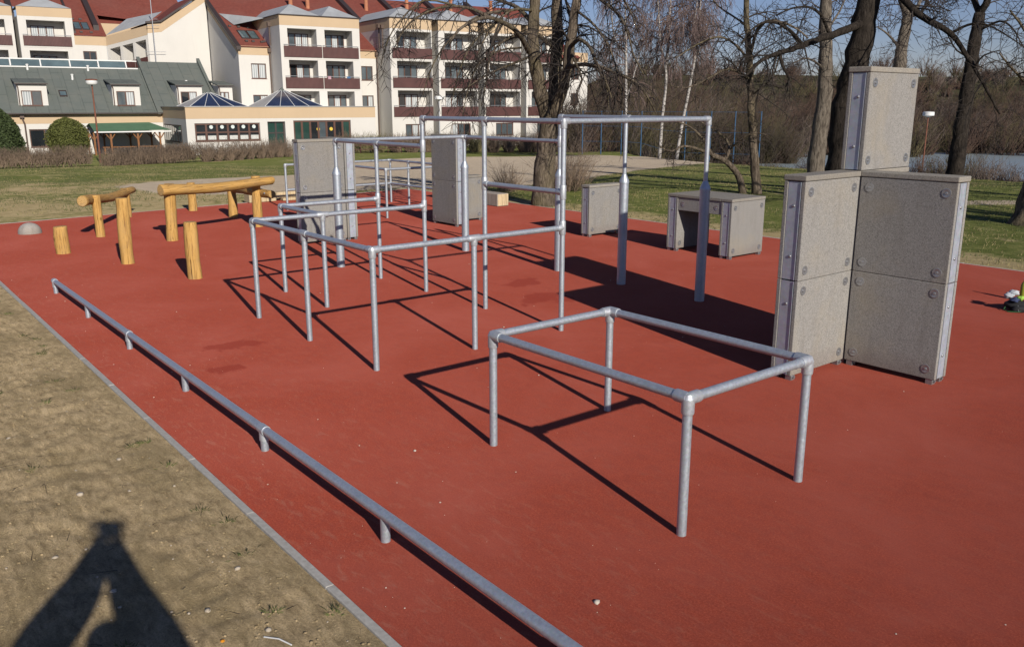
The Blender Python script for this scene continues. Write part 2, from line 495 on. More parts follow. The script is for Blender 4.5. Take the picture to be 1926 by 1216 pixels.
LEAD = simple('grey_sheet_roof', (0.40, 0.415, 0.425), 0.6, 0.0, var=0.14, scale=0.8)
DARKTRIM = simple('dark_trim', (0.045, 0.032, 0.030), 0.55, var=0.15)
t = MT('brown_boards'); v = t.co('Object')
wv = t.n('ShaderNodeTexWave'); wv.wave_type = 'BANDS'; wv.bands_direction = 'X'; wv.inputs['Scale'].default_value = 2.6; wv.inputs['Distortion'].default_value = 0.2
t.l(v, wv.inputs['Vector']); n = t.noise(v, 1.2, 4)
c = t.ramp(n, [(0.3, (0.075, 0.025, 0.022)), (0.7, (0.105, 0.038, 0.033))])
c = t.mix(c, (0.035, 0.013, 0.012), t.ramp(wv.outputs['Fac'], [(0.0, 0.9), (0.12, 0.0)]))
t.set(c, 0.55); t.bump(wv.outputs['Fac'], 0.4, 0.02)
BOARD = t.m
BROWNW = simple('brown_window_wood', (0.10, 0.045, 0.03), 0.5, var=0.2)
HANDR = simple('handrail_metal', (0.55, 0.56, 0.58), 0.4, 0.6, var=0.05)
PIPE = simple('brown_downpipe', (0.11, 0.075, 0.06), 0.5, 0.2, var=0.15)
def glass(name, col, rough=0.04, spec=0.9):
    t = MT(name); v = t.co(); n = t.noise(v, 0.8, 3)
    t.set(t.ramp(n, [(0.35, tuple(x * 0.7 for x in col)), (0.65, col)]), rough, Specular_IOR_Level=spec, Coat_Weight=0.6, Coat_Roughness=0.03)
    return t.m
GLD = glass('window_glass_dark', (0.022, 0.026, 0.03))
GLM = glass('window_glass_mid', (0.10, 0.125, 0.14))
t = MT('window_glass_curtain'); v = t.co('Object', (1, 1, 0.2))
wv = t.n('ShaderNodeTexWave'); wv.wave_type = 'BANDS'; wv.bands_direction = 'X'; wv.inputs['Scale'].default_value = 1.6; wv.inputs['Distortion'].default_value = 1.5
t.l(v, wv.inputs['Vector'])
t.set(t.ramp(wv.outputs['Fac'], [(0.2, (0.34, 0.37, 0.38)), (0.8, (0.60, 0.62, 0.62))]), 0.05, Coat_Weight=0.6, Coat_Roughness=0.03)
GLC = t.m
GLG = glass('window_glass_green', (0.03, 0.075, 0.062))
GLB = glass('skylight_glass_blue', (0.03, 0.042, 0.085), 0.12)
GLS = glass('clerestory_glass', (0.12, 0.17, 0.185), 0.06)
GREYPANEL = simple('pale_roof_panel', (0.42, 0.41, 0.395), 0.6, var=0.15, scale=1)
WHITEM = simple('white_metal', (0.72, 0.72, 0.70), 0.5, var=0.05)
TERRA = simple('terracotta_flue', (0.42, 0.17, 0.09), 0.8, var=0.2, scale=2)
RUST = simple('rusty_post', (0.20, 0.075, 0.045), 0.8, var=0.3, scale=3)
BLUEP = simple('blue_fence_paint', (0.03, 0.095, 0.19), 0.5, var=0.15)
STICKW = simple('pale_sticker', (0.60, 0.66, 0.64), 0.6, var=0.2, scale=8)
STICKY = simple('yellow_sticker', (0.70, 0.50, 0.06), 0.6, var=0.2, scale=8)
LACE = simple('white_lace', (0.55, 0.55, 0.52), 0.8, var=0.25, scale=9)
POSTW = woodmat('pergola_wood', (0.20, 0.09, 0.035), (0.30, 0.14, 0.06), (0.12, 0.05, 0.02))
t = MT('water'); v = t.geo(); t.set((0.30, 0.36, 0.38), 0.35, Specular_IOR_Level=0.5); t.bump(t.noise(v, 1.5, 3), 0.15, 0.05)
WATER = t.m
BLACKF = simple('black_fabric', (0.012, 0.012, 0.014), 0.8, var=0.3, scale=20, bump=0.4, bscale=30)

# ================================================================ the ground
def sstep(a, b, x):
    t = np.clip((x - a) / (b - a), 0, 1); return t * t * (3 - 2 * t)
def vnoise(x, y, s, seed=0):
    """cheap smooth value noise"""
    x = np.asarray(x, float) / s; y = np.asarray(y, float) / s
    xi = np.floor(x); yi = np.floor(y); fx = x - xi; fy = y - yi
    def h(i, j):
        k = np.sin(i * 127.1 + j * 311.7 + seed * 74.7) * 43758.5453
        return k - np.floor(k)
    fx = fx * fx * (3 - 2 * fx); fy = fy * fy * (3 - 2 * fy)
    return (h(xi, yi) * (1 - fx) + h(xi + 1, yi) * fx) * (1 - fy) + (h(xi, yi + 1) * (1 - fx) + h(xi + 1, yi + 1) * fx) * fy
def terrain(lat, D):
    lat = np.asarray(lat, float); D = np.asarray(D, float)
    z = -0.036 * np.clip(D - 25, 0, 55) - 0.02
    z = z + 0.18 * (vnoise(lat, D, 9, 3) - 0.5) * sstep(24, 40, D)
    dstart = np.interp(lat, [10, 13, 19], [46, 38, 23])
    z = z - np.clip(D - dstart, 0, 42) * 0.062 * sstep(10, 15, lat) * (1 - 0.35 * sstep(60, 80, D))
    river = sstep(20, 26, lat) * sstep(58, 63, D) * (1 - sstep(94, 102, D))
    z = np.where(lat > 12, np.maximum(z, -3.1), z) - 0.7 * river
    hill = sstep(96, 235, D) * sstep(2, 26, lat) * 12.3
    z = z + hill + 1.2 * (vnoise(lat, D, 30, 5) - 0.5) * sstep(110, 160, D)
    z = z - 0.012 * np.clip(D - 240, 0, 400)
    return z
def gz(lat, D): return float(terrain(lat, D))
def inpoly(x, y, poly):
    r = np.zeros(np.shape(x), bool); n = len(poly); j = n - 1
    for i in range(n):
        xi, yi = poly[i]; xj, yj = poly[j]
        c = ((yi > y) != (yj > y)) & (x < (xj - xi) * (y - yi) / (yj - yi + 1e-12) + xi)
        r ^= c; j = i
    return r
SAND = [(-11.6, 25.4), (-12.0, 28.2), (-10.6, 31.2), (-8.7, 34.9), (-9.9, 47.6), (-9.7, 56.8), (-6.0, 61.3), (-1.9, 66.4), (3.4, 72.6), (7.5, 74.9),
        (12.4, 61.3), (14.3, 53.1), (9.0, 44.1), (3.8, 33.9), (1.3, 27.5), (0.0, 26.3), (-3.1, 25.1), (-5.6, 23.0), (-9.4, 23.4)]
def k_in(u): return 1.745 - 0.0178 * (u + 2.9)
MATTE = [(4.5, k_in(4.5)), (-19.62, k_in(-19.62)), (-20.9, 13.3), (4.5, 13.3)]

ds = np.concatenate([np.arange(-22, 62, 0.5), np.arange(62, 110, 1.5), np.geomspace(110, 700, 40)])
ls = np.concatenate([-np.geomspace(260, 46, 22), np.arange(-45, 46, 0.6), np.geomspace(47, 420, 30)])
LL, DD = np.meshgrid(ls, ds)
WX = RH[0] * LL + FH[0] * DD; WY = RH[1] * LL + FH[1] * DD
ZZ = terrain(LL, DD)
inm = inpoly(WX, WY, [(5.5, 1.2), (-19.4, 1.6), (-20.6, 13.0), (5.5, 13.0)])
soilz = (WY < 1.7) & (WX > -19.2) & (WX < 3.5) & (WY > -4.2)
ZZ = np.where(inm, -0.14, ZZ); ZZ = np.where(soilz, -0.16, ZZ)
dist_back = np.abs(WY - 13.3)
dry = 0.14 + 1.5 * np.exp(-(np.clip(WY - 13.2, 0, 9) / 0.75) ** 2) * (WX > -22) * (WY > 13)
left = (WX < -19) & (WY < 14) & (DD < 30)
dry = np.where(left, 0.85 - 0.03 * np.clip(-WX - 20, 0, 30), dry)
dry = np.where((LL < -9) & (DD > 30) & (DD < 66), 0.26, dry)
dry = np.where((WY < 3) & (WX > -19), 0.85, dry)
sand = inpoly(LL, DD, SAND).astype(float)
for _ in range(2):
    sand = (sand + np.roll(sand, 1, 0) + np.roll(sand, -1, 0) + np.roll(sand, 1, 1) + np.roll(sand, -1, 1)) / 5
# worn footpath at the far right of the lawn
pth = np.exp(-((DD - (21.2 + 0.12 * (LL - 11))) / 0.5) ** 2) * (LL > 9.8)
sand = np.maximum(sand, pth)
wood = sstep(12, 15, LL) * sstep(0, 1.5, DD - np.interp(LL, [10, 13, 19], [46, 39, 23.5])) + sstep(3, 12, LL) * sstep(84, 92, DD)
wood = np.clip(wood, 0, 1) * (1 - 0.8 * sstep(200, 226, DD))
nl, nd = len(ls), len(ds)
verts = np.stack([WX.ravel(), WY.ravel(), ZZ.ravel()], 1)
ii, jj = np.meshgrid(np.arange(nl - 1), np.arange(nd - 1))
a = (jj * nl + ii).ravel()
faces = np.stack([a, a + 1, a + nl + 1, a + nl], 1)
me = np_mesh('ground', verts, faces, GROUND, smooth=True)
for nm, arr in (('dry', dry), ('sand', sand), ('wood', wood)):
    at = me.attributes.new(nm, 'FLOAT', 'POINT'); at.data.foreach_set('value', arr.ravel().astype(np.float32))
ground = link('ground', me); set_props(ground, 'lawn and bare earth around the red play surface', kind='structure')

# bare soil strip in the foreground, finely uneven
xs = np.arange(-19.6, 3.6, 0.036); ys = np.arange(-6.4, 0.025, 0.036)
XX, YY = np.meshgrid(xs, ys)
KO = k_in(XX) - 0.045
YY = YY + KO
hh = 0.04 * (vnoise(XX, YY, 0.9, 1) - 0.5) + 0.018 * (vnoise(XX, YY * 1.6, 0.31, 2) - 0.5) + 0.020 * (vnoise(XX, YY * 1.5, 0.13, 4) - 0.5) + 0.020 * (vnoise(XX, YY, 0.07, 6) - 0.5)
rut = np.sin((XX * 0.35 + YY * 1.0 + 0.5 * vnoise(XX, YY, 1.7, 9)) * 5.0) * 0.004
edge = sstep(0.0, 0.5, KO + 0.02 - YY)
ZS = -0.012 + (hh + rut) * (0.25 + 0.75 * edge)
ZS = np.where((XX < -19.3) | (XX > 3.2) | (YY < -4.4), -0.05, ZS)
nx, ny = len(xs), len(ys)
ii, jj = np.meshgrid(np.arange(nx - 1), np.arange(ny - 1)); a = (jj * nx + ii).ravel()
soil = link('soil', np_mesh('soil', np.stack([XX.ravel(), YY.ravel(), ZS.ravel()], 1), np.stack([a, a + 1, a + nx + 1, a + nx], 1), SOIL, smooth=True))
set_props(soil, 'bare brown trampled earth beside the kerb in the foreground', kind='structure')
def soil_z(x, y):
    i = int((x - xs[0]) / 0.036); j = int((y - (k_in(x) - 0.045) - ys[0]) / 0.036)
    return float(ZS[min(max(j, 0), ny - 1), min(max(i, 0), nx - 1)])

# red play surface as a slab
g = G(); g.prism([(x, y, -0.06) for x, y in MATTE], (0, 0, 0.06))
g.f[0] = g.f[0][::-1]; g.f[1] = g.f[1][::-1]
matte = obj('rubber_surface', g, RUBBER); set_props(matte, 'red granular rubber play surface', kind='structure')

# kerbs: a row of edging stones along three sides
def kerb_row(p0, p1, n, label, w=0.045):
    k = thing('kerb', None, None, (p0[0], p0[1], 0)); k['kind'] = 'structure'; k['label'] = label
    p0 = Vector((p0[0], p0[1], 0)); p1 = Vector((p1[0], p1[1], 0))
    L = (p1 - p0).length / n; d = (p1 - p0).normalized(); ang = math.atan2(d.y, d.x)
    g = G(); g.box(0.0015, 0, -0.12, L - 0.0015, w, 0.0)
    me = mesh_from('kerb_stone', g, KERB, bevel=0.004, seg=1)
    for i in range(n):
        p = d * (L * i)
        put('kerb_stone', me, k, (p.x, p.y, 0.003 + random.uniform(-0.002, 0.002)), (0, 0, ang + random.uniform(-0.0015, 0.0015)))
    return k
kerb_row((-19.62, k_in(-19.62) - 0.045), (4.5, k_in(4.5) - 0.045), 24, 'grey concrete edging between red surface and bare soil')
kerb_row((-19.62, k_in(-19.62)), (-20.9, 13.3), 11, 'concrete edging along the far left end of the red surface')
kerb_row((-20.9, 13.3), (4.5, 13.3), 25, 'concrete edging along the back of the red surface by the lawn')

# ================================================================ play equipment: galvanised tube frames
R_T = 0.0272
def fitting(parent, c, dirs, r=0.0345, ln=0.07):
    """socket casting: short sleeves from c along dirs"""
    g = G()
    c = Vector(c)
    for d in dirs:
        d = Vector(d).normalized()
        g.tube([c - d * 0.0, c + d * ln * 0.9, c + d * ln], [r, r, r * 0.94], 14)
    g.lathe([(0.004, -r), (r * 0.7, -r * 0.72), (r, 0), (r * 0.7, r * 0.72), (0.004, r)], tuple(c), 14)
    return obj('fitting', g, GALV2, parent, smooth=True)
def pipe(name, parent, a, b, r=R_T, mat=None):
    g = G(); a = Vector(a); b = Vector(b); d = (b - a)
    k = max(2, int(d.length / 0.4) + 1)
    g.tube([a + d * i / (k - 1) for i in range(k)], r, 16)
    return obj(name, g, mat or GALV, parent, smooth=True)
def thick_post(parent, x, y, zt, zc=1.34):
    g = G(); g.lathe([(0.059, 0), (0.059, zc - 0.02), (0.064, zc - 0.02), (0.064, zc), (0.061, zc + 0.015), (0.03, zc + 0.085), (0.0285, zc + 0.09)], (x, y, 0), 20)
    p = obj('post', g, GALVD, parent, smooth=True)
    g = G(); g.tube([(x, y, zc + 0.06), (x, y, zt)], 0.0265, 16); obj('upper_tube', g, GALV, p, smooth=True)
    return p
X_, Y_, Z_ = Vector((1, 0, 0)), Vector((0, 1, 0)), Vector((0, 0, 1))

# the low box frame in front
BX0, BX1, BY0, BY1, BH = -4.475, -2.795, 3.487, 4.608, 0.79
f1 = thing('tube_frame', 'low galvanised steel box frame on four legs, nearest to the camera', 'frame', (BX0, BY0, 0))
for x, y, dx, dy in ((BX0, BY0, 1, 1), (BX0, BY1, 1, -1), (BX1, BY0, -1, 1), (BX1, BY1, -1, -1)):
    pipe('post', f1, (x, y, 0), (x, y, BH - 0.03))
    fitting(f1, (x, y, BH), [(dx, 0, 0), (0, dy, 0), (0, 0, -1)], 0.0355, 0.085)
for y in (BY0, BY1): pipe('rail', f1, (BX0 + 0.03, y, BH), (BX1 - 0.03, y, BH))
for x in (BX0, BX1): pipe('rail', f1, (x, BY0 + 0.03, BH), (x, BY1 - 0.03, BH))

# the large stepped frame
ua, uc, ud, um, ue = -11.285, -10.163, -9.054, -7.82, -6.52
va, vm1, vm2, vb, vc = 3.762, 4.859, 4.597, 5.985, 8.242
hL, h2, h3, h4 = 1.08, 1.806, 2.137, 1.439
f2 = thing('tube_frame', 'large stepped climbing frame of galvanised tubes with high bars and low rails', 'frame', (ud, vb, 0))
for x, y, z in ((ud, va, hL), (um, va, hL), (ue, va, hL), (ue, vm1, hL), (ud, vm2, hL), (uc, vm2, hL), (uc, vb, h2), (ud, vb, h3), (um, vb, h3), (ue, vb, h3)):
    pipe('post', f2, (x, y, 0), (x, y, z - 0.02))
for x, y, z in ((ua, vb, h2), (ua, vc, h2), (ud, vc, h3), (um, vc, h3), (ue, vc, h3)):
    thick_post(f2, x, y, z - 0.02)
rails = [((ud, va, hL), (ue, va, hL)), ((ud, va, hL), (ud, vb, hL)), ((ue, va, hL), (ue, vb, hL)), ((uc, vm2, hL), (ud, vm2, hL)), ((uc, vm2, hL), (uc, vb, hL)),
         ((ua, vb, h2), (ud, vb, h2)), ((ua, vb, h2), (ua, vc, h2)), ((ua, vc, h2), (ud, vc, h2)),
         ((ud, vb, h3), (ue, vb, h3)), ((ue, vb, h3), (ue, vc, h3)), ((ud, vc, h3), (ue, vc, h3)), ((ud, vb, h3 - 0.0), (ud, vc, h3 - 0.0)), ((um, vb, h4), (ue, vb, h4))]
rails.pop(11)
for a_, b_ in rails: pipe('rail', f2, a_, b_)
for c, dr in (((ud, va, hL), [X_, Y_, -Z_]), ((um, va, hL), [X_, -X_, -Z_]), ((ue, va, hL), [-X_, Y_, -Z_]), ((ue, vm1, hL), [Y_, -Y_, -Z_]), ((ue, vb, hL), [-Y_, Z_, -Z_]),
              ((ud, vm2, hL), [Y_, -Y_, -X_, -Z_]), ((ud, vb, hL), [-Y_, Z_, -Z_]), ((uc, vm2, hL), [X_, Y_, -Z_]), ((uc, vb, hL), [-Y_, Z_, -Z_]),
              ((ua, vb, h2), [X_, Y_, -Z_]), ((uc, vb, h2), [X_, -X_, -Z_]), ((ud, vb, h2), [-X_, Z_, -Z_]), ((ua, vc, h2), [X_, -Y_, -Z_]), ((ud, vc, h2), [-X_, Z_, -Z_]),
              ((ud, vb, h3), [X_, -Z_]), ((um, vb, h3), [X_, -X_, -Z_]), ((ue, vb, h3), [-X_, Y_, -Z_]), ((ue, vc, h3), [-Y_, -X_, -Z_]), ((ud, vc, h3), [X_, -Z_]), ((um, vc, h3), [X_, -X_, -Z_]),
              ((um, vb, h4), [X_, Z_, -Z_]), ((ue, vb, h4), [-X_, Z_, -Z_])):
    fitting(f2, c, dr)

# the far railing
f3 = thing('tube_frame', 'waist-high galvanised railing with double rails behind the concrete walls', 'frame', (-15.69, 9.44, 0))
uL, uN, v1, v2, v3, hr = -18.3, -15.69, 8.45, 9.45, 11.15, 1.0
for x, y in ((uL, v1), (uL, v3), (-17.5, v3), (uN, v3), (uN, v2)):
    pipe('post', f3, (x, y, 0), (x, y, hr - 0.02), 0.026)
for a_, b_ in (((uL, v1, hr), (uL, v3, hr)), ((uL, v3, hr), (uN, v3, hr)), ((uN, v2, hr), (uN, v3, hr)), ((uL, v2, hr), (uN, v2, hr)), ((uL, v1, 0.45), (uL, v3, 0.45)), ((uL, v3, 0.45), (uN, v3, 0.45))):
    pipe('rail', f3, a_, b_, 0.026)
for c, dr in (((uL, v1, hr), [Y_, -Z_]), ((uL, v3, hr), [-Y_, X_, -Z_]), ((-17.5, v3, hr), [X_, -X_, -Z_]), ((uN, v3, hr), [-X_, -Y_, -Z_]), ((uN, v2, hr), [-X_, Y_, -Z_]), ((uL, v2, hr), [X_, Y_, -Y_]), ((-17.5, v3, 0.45), [X_, -X_, Z_, -Z_])):
    fitting(f3, c, dr, 0.033, 0.06)

# the long low balance rail
br = thing('balance_rail', 'long ankle-high galvanised balance rail along the kerb', 'rail', (-11.9, 2.32, 0))
bz = 0.152
us = [-11.9 + 1.627 * i for i in range(8)]
def bv(u): return 2.322 - 0.0167 * (u + 11.9)
for i, u in enumerate(us):
    pipe('post', br, (u, bv(u), 0), (u, bv(u), bz - 0.01), 0.027)
    if i % 2 == 0:
        g = G(); d = Vector((1, -0.0167, 0)).normalized(); c = Vector((u, bv(u), bz))
        g.tube([c - d * 0.045, c + d * 0.045], 0.0345, 16)
        g.tube([c, c + Vector((0, 0, -0.075))], 0.033, 14)
        obj('joint_ring', g, GALV2, br, smooth=True)
for i in range(len(us) - 1):
    a_, b_ = us[i], us[i + 1]
    if i % 2 == 0:
        b2 = us[min(i + 2, len(us) - 1)]
        pipe('rail', br, (a_, bv(a_), bz), (b2 - 0.004, bv(b2), bz), 0.0295)

# ================================================================ concrete walls
gb = G(); gb.lathe([(0.0, 0.0), (0.039, 0.0), (0.039, 0.004), (0.034, 0.005), (0.012, -0.006 + 0.008), (0.011, 0.009), (0.004, 0.011)], (0, 0, 0), 18)
BOLT = mesh_from('bolt', gb, STAIN, smooth=False)
gb = G(); gb.lathe([(0.0, 0.0), (0.014, 0.0), (0.012, 0.007), (0.004, 0.009)], (0, 0, 0), 10)
RIVET = mesh_from('rivet', gb, STAIN, smooth=True)
BL, BT, BHH = 0.83, 0.20, 0.82
def block(parent, c, axis, z0, h=BHH, bolts=True):
    """one hollow wall element: two concrete slabs on a steel core; c = centre in plan"""
    o = parent.location
    for sgn in (-1, 1):
        g = G()
        if axis == 'y': g.box(c[0] + sgn * (BT / 2 - 0.036), c[1] - BL / 2, z0, c[0] + sgn * BT / 2, c[1] + BL / 2, z0 + h)
        else: g.box(c[0] - BL / 2, c[1] + sgn * (BT / 2 - 0.036), z0, c[0] + BL / 2, c[1] + sgn * BT / 2, z0 + h)
        p = obj('concrete_panel', g, CONC, parent, bevel=0.005, seg=2)
        if bolts:
            for a in (-1, 1):
                for b in (0.085, h - 0.085):
                    if axis == 'y':
                        put('bolt', BOLT, p, (c[0] + sgn * BT / 2 - o.x, c[1] + a * (BL / 2 - 0.085) - o.y, z0 + b), (0, sgn * math.pi / 2, 0))
                    else:
                        put('bolt', BOLT, p, (c[0] + a * (BL / 2 - 0.085) - o.x, c[1] + sgn * BT / 2 - o.y, z0 + b), (-sgn * math.pi / 2, 0, 0))
    # steel core with folded end plates
    g = G(); w = BT / 2 - 0.040
    if axis == 'y':
        g.box(c[0] - w, c[1] - BL / 2 + 0.006, z0 + 0.004, c[0] + w, c[1] - BL / 2 + 0.02, z0 + h - 0.004)
        g.box(c[0] - w, c[1] + BL / 2 - 0.02, z0 + 0.004, c[0] + w, c[1] + BL / 2 - 0.006, z0 + h - 0.004)
        g.box(c[0] - w + 0.01, c[1] - BL / 2 + 0.02, z0 + 0.02, c[0] + w - 0.01, c[1] + BL / 2 - 0.02, z0 + h - 0.02)
        g.box(c[0] + w - 0.004, c[1] - BL / 2 - 0.002, z0 + 0.004, c[0] + w, c[1] - BL / 2 + 0.006, z0 + h - 0.004)
    else:
        g.box(c[0] - BL / 2 + 0.006, c[1] - w, z0 + 0.004, c[0] - BL / 2 + 0.02, c[1] + w, z0 + h - 0.004)
        g.box(c[0] + BL / 2 - 0.02, c[1] - w, z0 + 0.004, c[0] + BL / 2 - 0.006, c[1] + w, z0 + h - 0.004)
        g.box(c[0] - BL / 2 + 0.02, c[1] - w + 0.01, z0 + 0.02, c[0] + BL / 2 - 0.02, c[1] + w - 0.01, z0 + h - 0.02)
        g.box(c[0] + BL / 2 - 0.006, c[1] - w, z0 + 0.004, c[0] + BL / 2 + 0.002, c[1] - w + 0.004, z0 + h - 0.004)
    p = obj('steel_end_plate', g, STRIP, parent)
    for b in (0.2, h - 0.2):
        for sgn in (-1, 1):
            if axis == 'y': put('rivet', RIVET, p, (c[0] - o.x, c[1] + sgn * (BL / 2 - 0.006) - o.y, z0 + b), (-sgn * math.pi / 2, 0, 0))
            else: put('rivet', RIVET, p, (c[0] + sgn * (BL / 2 - 0.006) - o.x, c[1] - o.y, z0 + b), (0, sgn * math.pi / 2, 0))
def cap(parent, c, axis, z0, L=BL, t=0.046, T=BT, ext=(0, 0)):
    g = G(); a = 0.006
    if axis == 'y': g.box(c[0] - T / 2 - a, c[1] - L / 2 - a - ext[0], z0, c[0] + T / 2 + a, c[1] + L / 2 + a + ext[1], z0 + t)
    else: g.box(c[0] - L / 2 - a - ext[0], c[1] - T / 2 - a, z0, c[0] + L / 2 + a + ext[1], c[1] + T / 2 + a, z0 + t)
    return obj('cap_slab', g, CAPC, parent, bevel=0.008, seg=2)
def feet(parent, c, axis):
    for a in (-1, 1):
        for sgn in (-1, 1):
            g = G()
            if axis == 'y': x, y = c[0] + sgn * 0.065, c[1] + a * (BL / 2 - 0.05)
            else: x, y = c[0] + a * (BL / 2 - 0.05), c[1] + sgn * 0.065
            g.box(x - 0.028, y - 0.028, 0.0, x + 0.028, y + 0.028, 0.058); g.tube([(x + 0.02, y, 0.03), (x + 0.045, y, 0.03)], 0.012, 8)
            obj('foot', g, STAIN, parent)
Z1, Z2, Z3 = 0.045, 0.045 + BHH + 0.004, 0.045 + 2 * BHH + 0.008
def wall_col(parent, c, axis, n=2, cap_on=True, ext=(0, 0)):
    feet(parent, c, axis)
    for i in range(n): block(parent, c, axis, Z1 + i * (BHH + 0.004))
    if cap_on: cap(parent, c, axis, Z1 + n * (BHH + 0.004), ext=ext)

k1 = thing('concrete_climbing_wall', 'tall T-shaped grey concrete climbing wall with one block on top, at right', 'wall', (-4.1, 6.75, 0))
wall_col(k1, (-4.10, 6.752), 'y')
wall_col(k1, (-3.578, 7.272), 'x')
wall_col(k1, (-4.10, 7.592), 'y', cap_on=False)
cap(k1, (-4.10, 7.592), 'y', Z3)
block(k1, (-4.10, 7.592), 'y', Z3 + 0.050); cap(k1, (-4.10, 7.592), 'y', Z3 + 0.05 + BHH + 0.002)

k2 = thing('concrete_climbing_wall', 'tall concrete wall crossed by rail shadows, beside the log beams', 'wall', (-13.57, 6.88, 0))
wall_col(k2, (-13.57, 6.88), 'y'); wall_col(k2, (-13.885, 7.41), 'x')
k3 = thing('concrete_climbing_wall', 'two-block concrete wall with low wing, seen dark through the tube frame', 'wall', (-14.06, 9.87, 0))
wall_col(k3, (-14.065, 9.87), 'x'); wall_col(k3, (-14.3, 10.395), 'y', 1)
k4 = thing('concrete_block', 'single upright concrete block standing alone before the lawn', 'block', (-11.19, 11.23, 0))
wall_col(k4, (-11.19, 11.23), 'y', 1)
k5 = thing('concrete_table', 'table-shaped concrete vault box of two uprights with slab top', 'block', (-8.65, 11.25, 0))
for x in (-8.15, -9.2):
    feet(k5, (x, 11.25), 'y'); block(k5, (x, 11.25), 'y', Z1); cap(k5, (x, 11.25), 'y', Z1 + BHH + 0.004)
g = G(); g.box(-9.094, 10.829, Z1 + BHH + 0.004, -8.256, 11.671, Z1 + BHH + 0.05); obj('top_slab', g, CAPC, k5, bevel=0.006)
for yy in (10.875, 11.625):
    g = G(); g.box(-9.096, yy - 0.028, Z1 + BHH - 0.2, -8.254, yy + 0.028, Z1 + BHH); p = obj('lintel_panel', g, CONC, k5, bevel=0.004)
    for xb in (-9.0, -8.35):
        sg = -1 if yy < 11.2 else 1
        put('bolt', BOLT, p, (xb + 8.65, yy + sg * 0.028 - 11.25, Z1 + BHH - 0.1), (-sg * math.pi / 2, 0, 0))

# ================================================================ logs, stumps, dome, timbers
def log_mesh(name, L, r, seed, n=16, k=14, bend=0.0, taper=0.08):
    rnd = random.Random(seed); g = G(); ph = rnd.uniform(0, 6)
    lob = [(rnd.uniform(-0.05, 0.05), rnd.randint(1, 3), rnd.uniform(0, 6)) for _ in range(3)]
    rows = []
    zs = [0.0] + [0.012] + [L * i / k for i in range(1, k)] + [L - 0.012, L]
    for i, z in enumerate(zs):
        f = z / L
        rr = r * (1 + taper * (0.5 - f)) * (1 + (0.035 * math.sin(f * 9 + ph) + 0.02 * math.sin(f * 21 + ph * 2)) * min(1, L))
        if i == 0 or i == len(zs) - 1: rr *= 0.9
        wob = 0.003 if L < 1.2 else 0.012
        cx = bend * math.sin(f * math.pi) + wob * math.sin(f * 7 + ph); cy = 0.4 * bend * math.sin(f * 2 * math.pi + ph) + wob * math.sin(f * 5 + ph)
        row = []
        for j in range(n):
            w = 2 * math.pi * j / n
            q = rr * (1 + sum(a * math.sin(m * w + p + f * 2) for a, m, p in lob))
            row.append(len(g.v)); g.v.append((cx + q * math.cos(w), cy + q * math.sin(w), z))
        rows.append(row)
    for i in range(len(rows) - 1):
        for j in range(n):
            g.f.append((rows[i][j], rows[i][(j + 1) % n], rows[i + 1][(j + 1) % n], rows[i + 1][j])); g.m.append(0)
    g.f.append(tuple(reversed(rows[0]))); g.m.append(1); g.f.append(tuple(rows[-1])); g.m.append(1)
    me = mesh_from(name, g, [LOG, LOGEND], smooth=True)
    try: me.set_sharp_from_angle(angle=rad(50))
    except Exception: pass
    return me
def log_post(name, parent, x, y, h, r, seed, lean=(0, 0)):
    me = log_mesh(name, h + 0.1, r, seed, bend=0.008)
    o = bpy.data.objects.new(name, me); COL.objects.link(o)
    o.location = (x, y, -0.1); o.rotation_euler = (lean[0], lean[1], seed)
    if parent is not None:
        o.parent = parent; o.location = (x - parent.location.x, y - parent.location.y, -0.1)
    return o
def log_beam(parent, a, b, r, seed, bend):
    a = Vector(a); b = Vector(b); d = b - a
    me = log_mesh('beam', d.length, r, seed, k=22, bend=bend, taper=0.18)
    o = bpy.data.objects.new('beam', me); COL.objects.link(o); o.parent = parent
    o.location = a - Vector(parent.location); o.rotation_mode = 'QUATERNION'; o.rotation_quaternion = d.to_track_quat('Z', 'Y')
    gbl = G(); gbl.lathe([(0.02, 0), (0.02, 0.02), (0.008, 0.026)], (0, 0, 0), 8)
    me2 = mesh_from('bolt', gbl, STAIN)
    for f in (0.08, 0.9):
        p = a + d * f - Vector(parent.location); nrm = Vector((0.55, -0.8, 0)).normalized() * (r - 0.004)
        q = put('bolt', me2, parent, p + nrm); q.rotation_mode = 'QUATERNION'; q.rotation_quaternion = nrm.to_track_quat('Z', 'Y')
    return o
l1 = thing('log_beam_frame', 'short crooked honey-coloured log beam on two posts, at left', 'log frame', (-16.67, 4.08, 0))
log_post('post', l1, -16.67, 4.08, 0.74, 0.075, 1); log_post('post', l1, -19.3, 5.30, 0.60, 0.085, 2)
log_beam(l1, (-16.15, 3.74, 0.665), (-19.75, 5.60, 0.50), 0.08, 3, 0.05)
l2 = thing('log_beam_frame', 'long straight honey-coloured log beam on tall posts with low cross beam', 'log frame', (-15.4, 4.94, 0))
log_post('post', l2, -15.4, 4.94, 0.98, 0.092, 4, (0.0, -0.03)); log_post('post', l2, -16.14, 6.83, 0.97, 0.088, 5); log_post('post', l2, -17.886, 7.03, 0.66, 0.09, 6)
log_beam(l2, (-15.22, 4.76, 0.866), (-15.95, 7.09, 0.872), 0.088, 7, 0.03)
log_beam(l2, (-18.1, 7.08, 0.60), (-15.66, 6.93, 0.665), 0.085, 8, -0.04)
def lone_log(x, y, h, r, seed, label, lean=(0, 0)):
    o = log_post('log_stump', None, x, y, h, r, seed, lean); set_props(o, label, 'log post', 'upright log posts on the red surface')
lone_log(-15.134, 3.143, 0.43, 0.108, 11, 'shortest upright log stump, next to the grey dome', (0.02, 0.02))
lone_log(-13.54, 3.658, 0.97, 0.092, 12, 'tallest free-standing log post, between short stump and log beams')
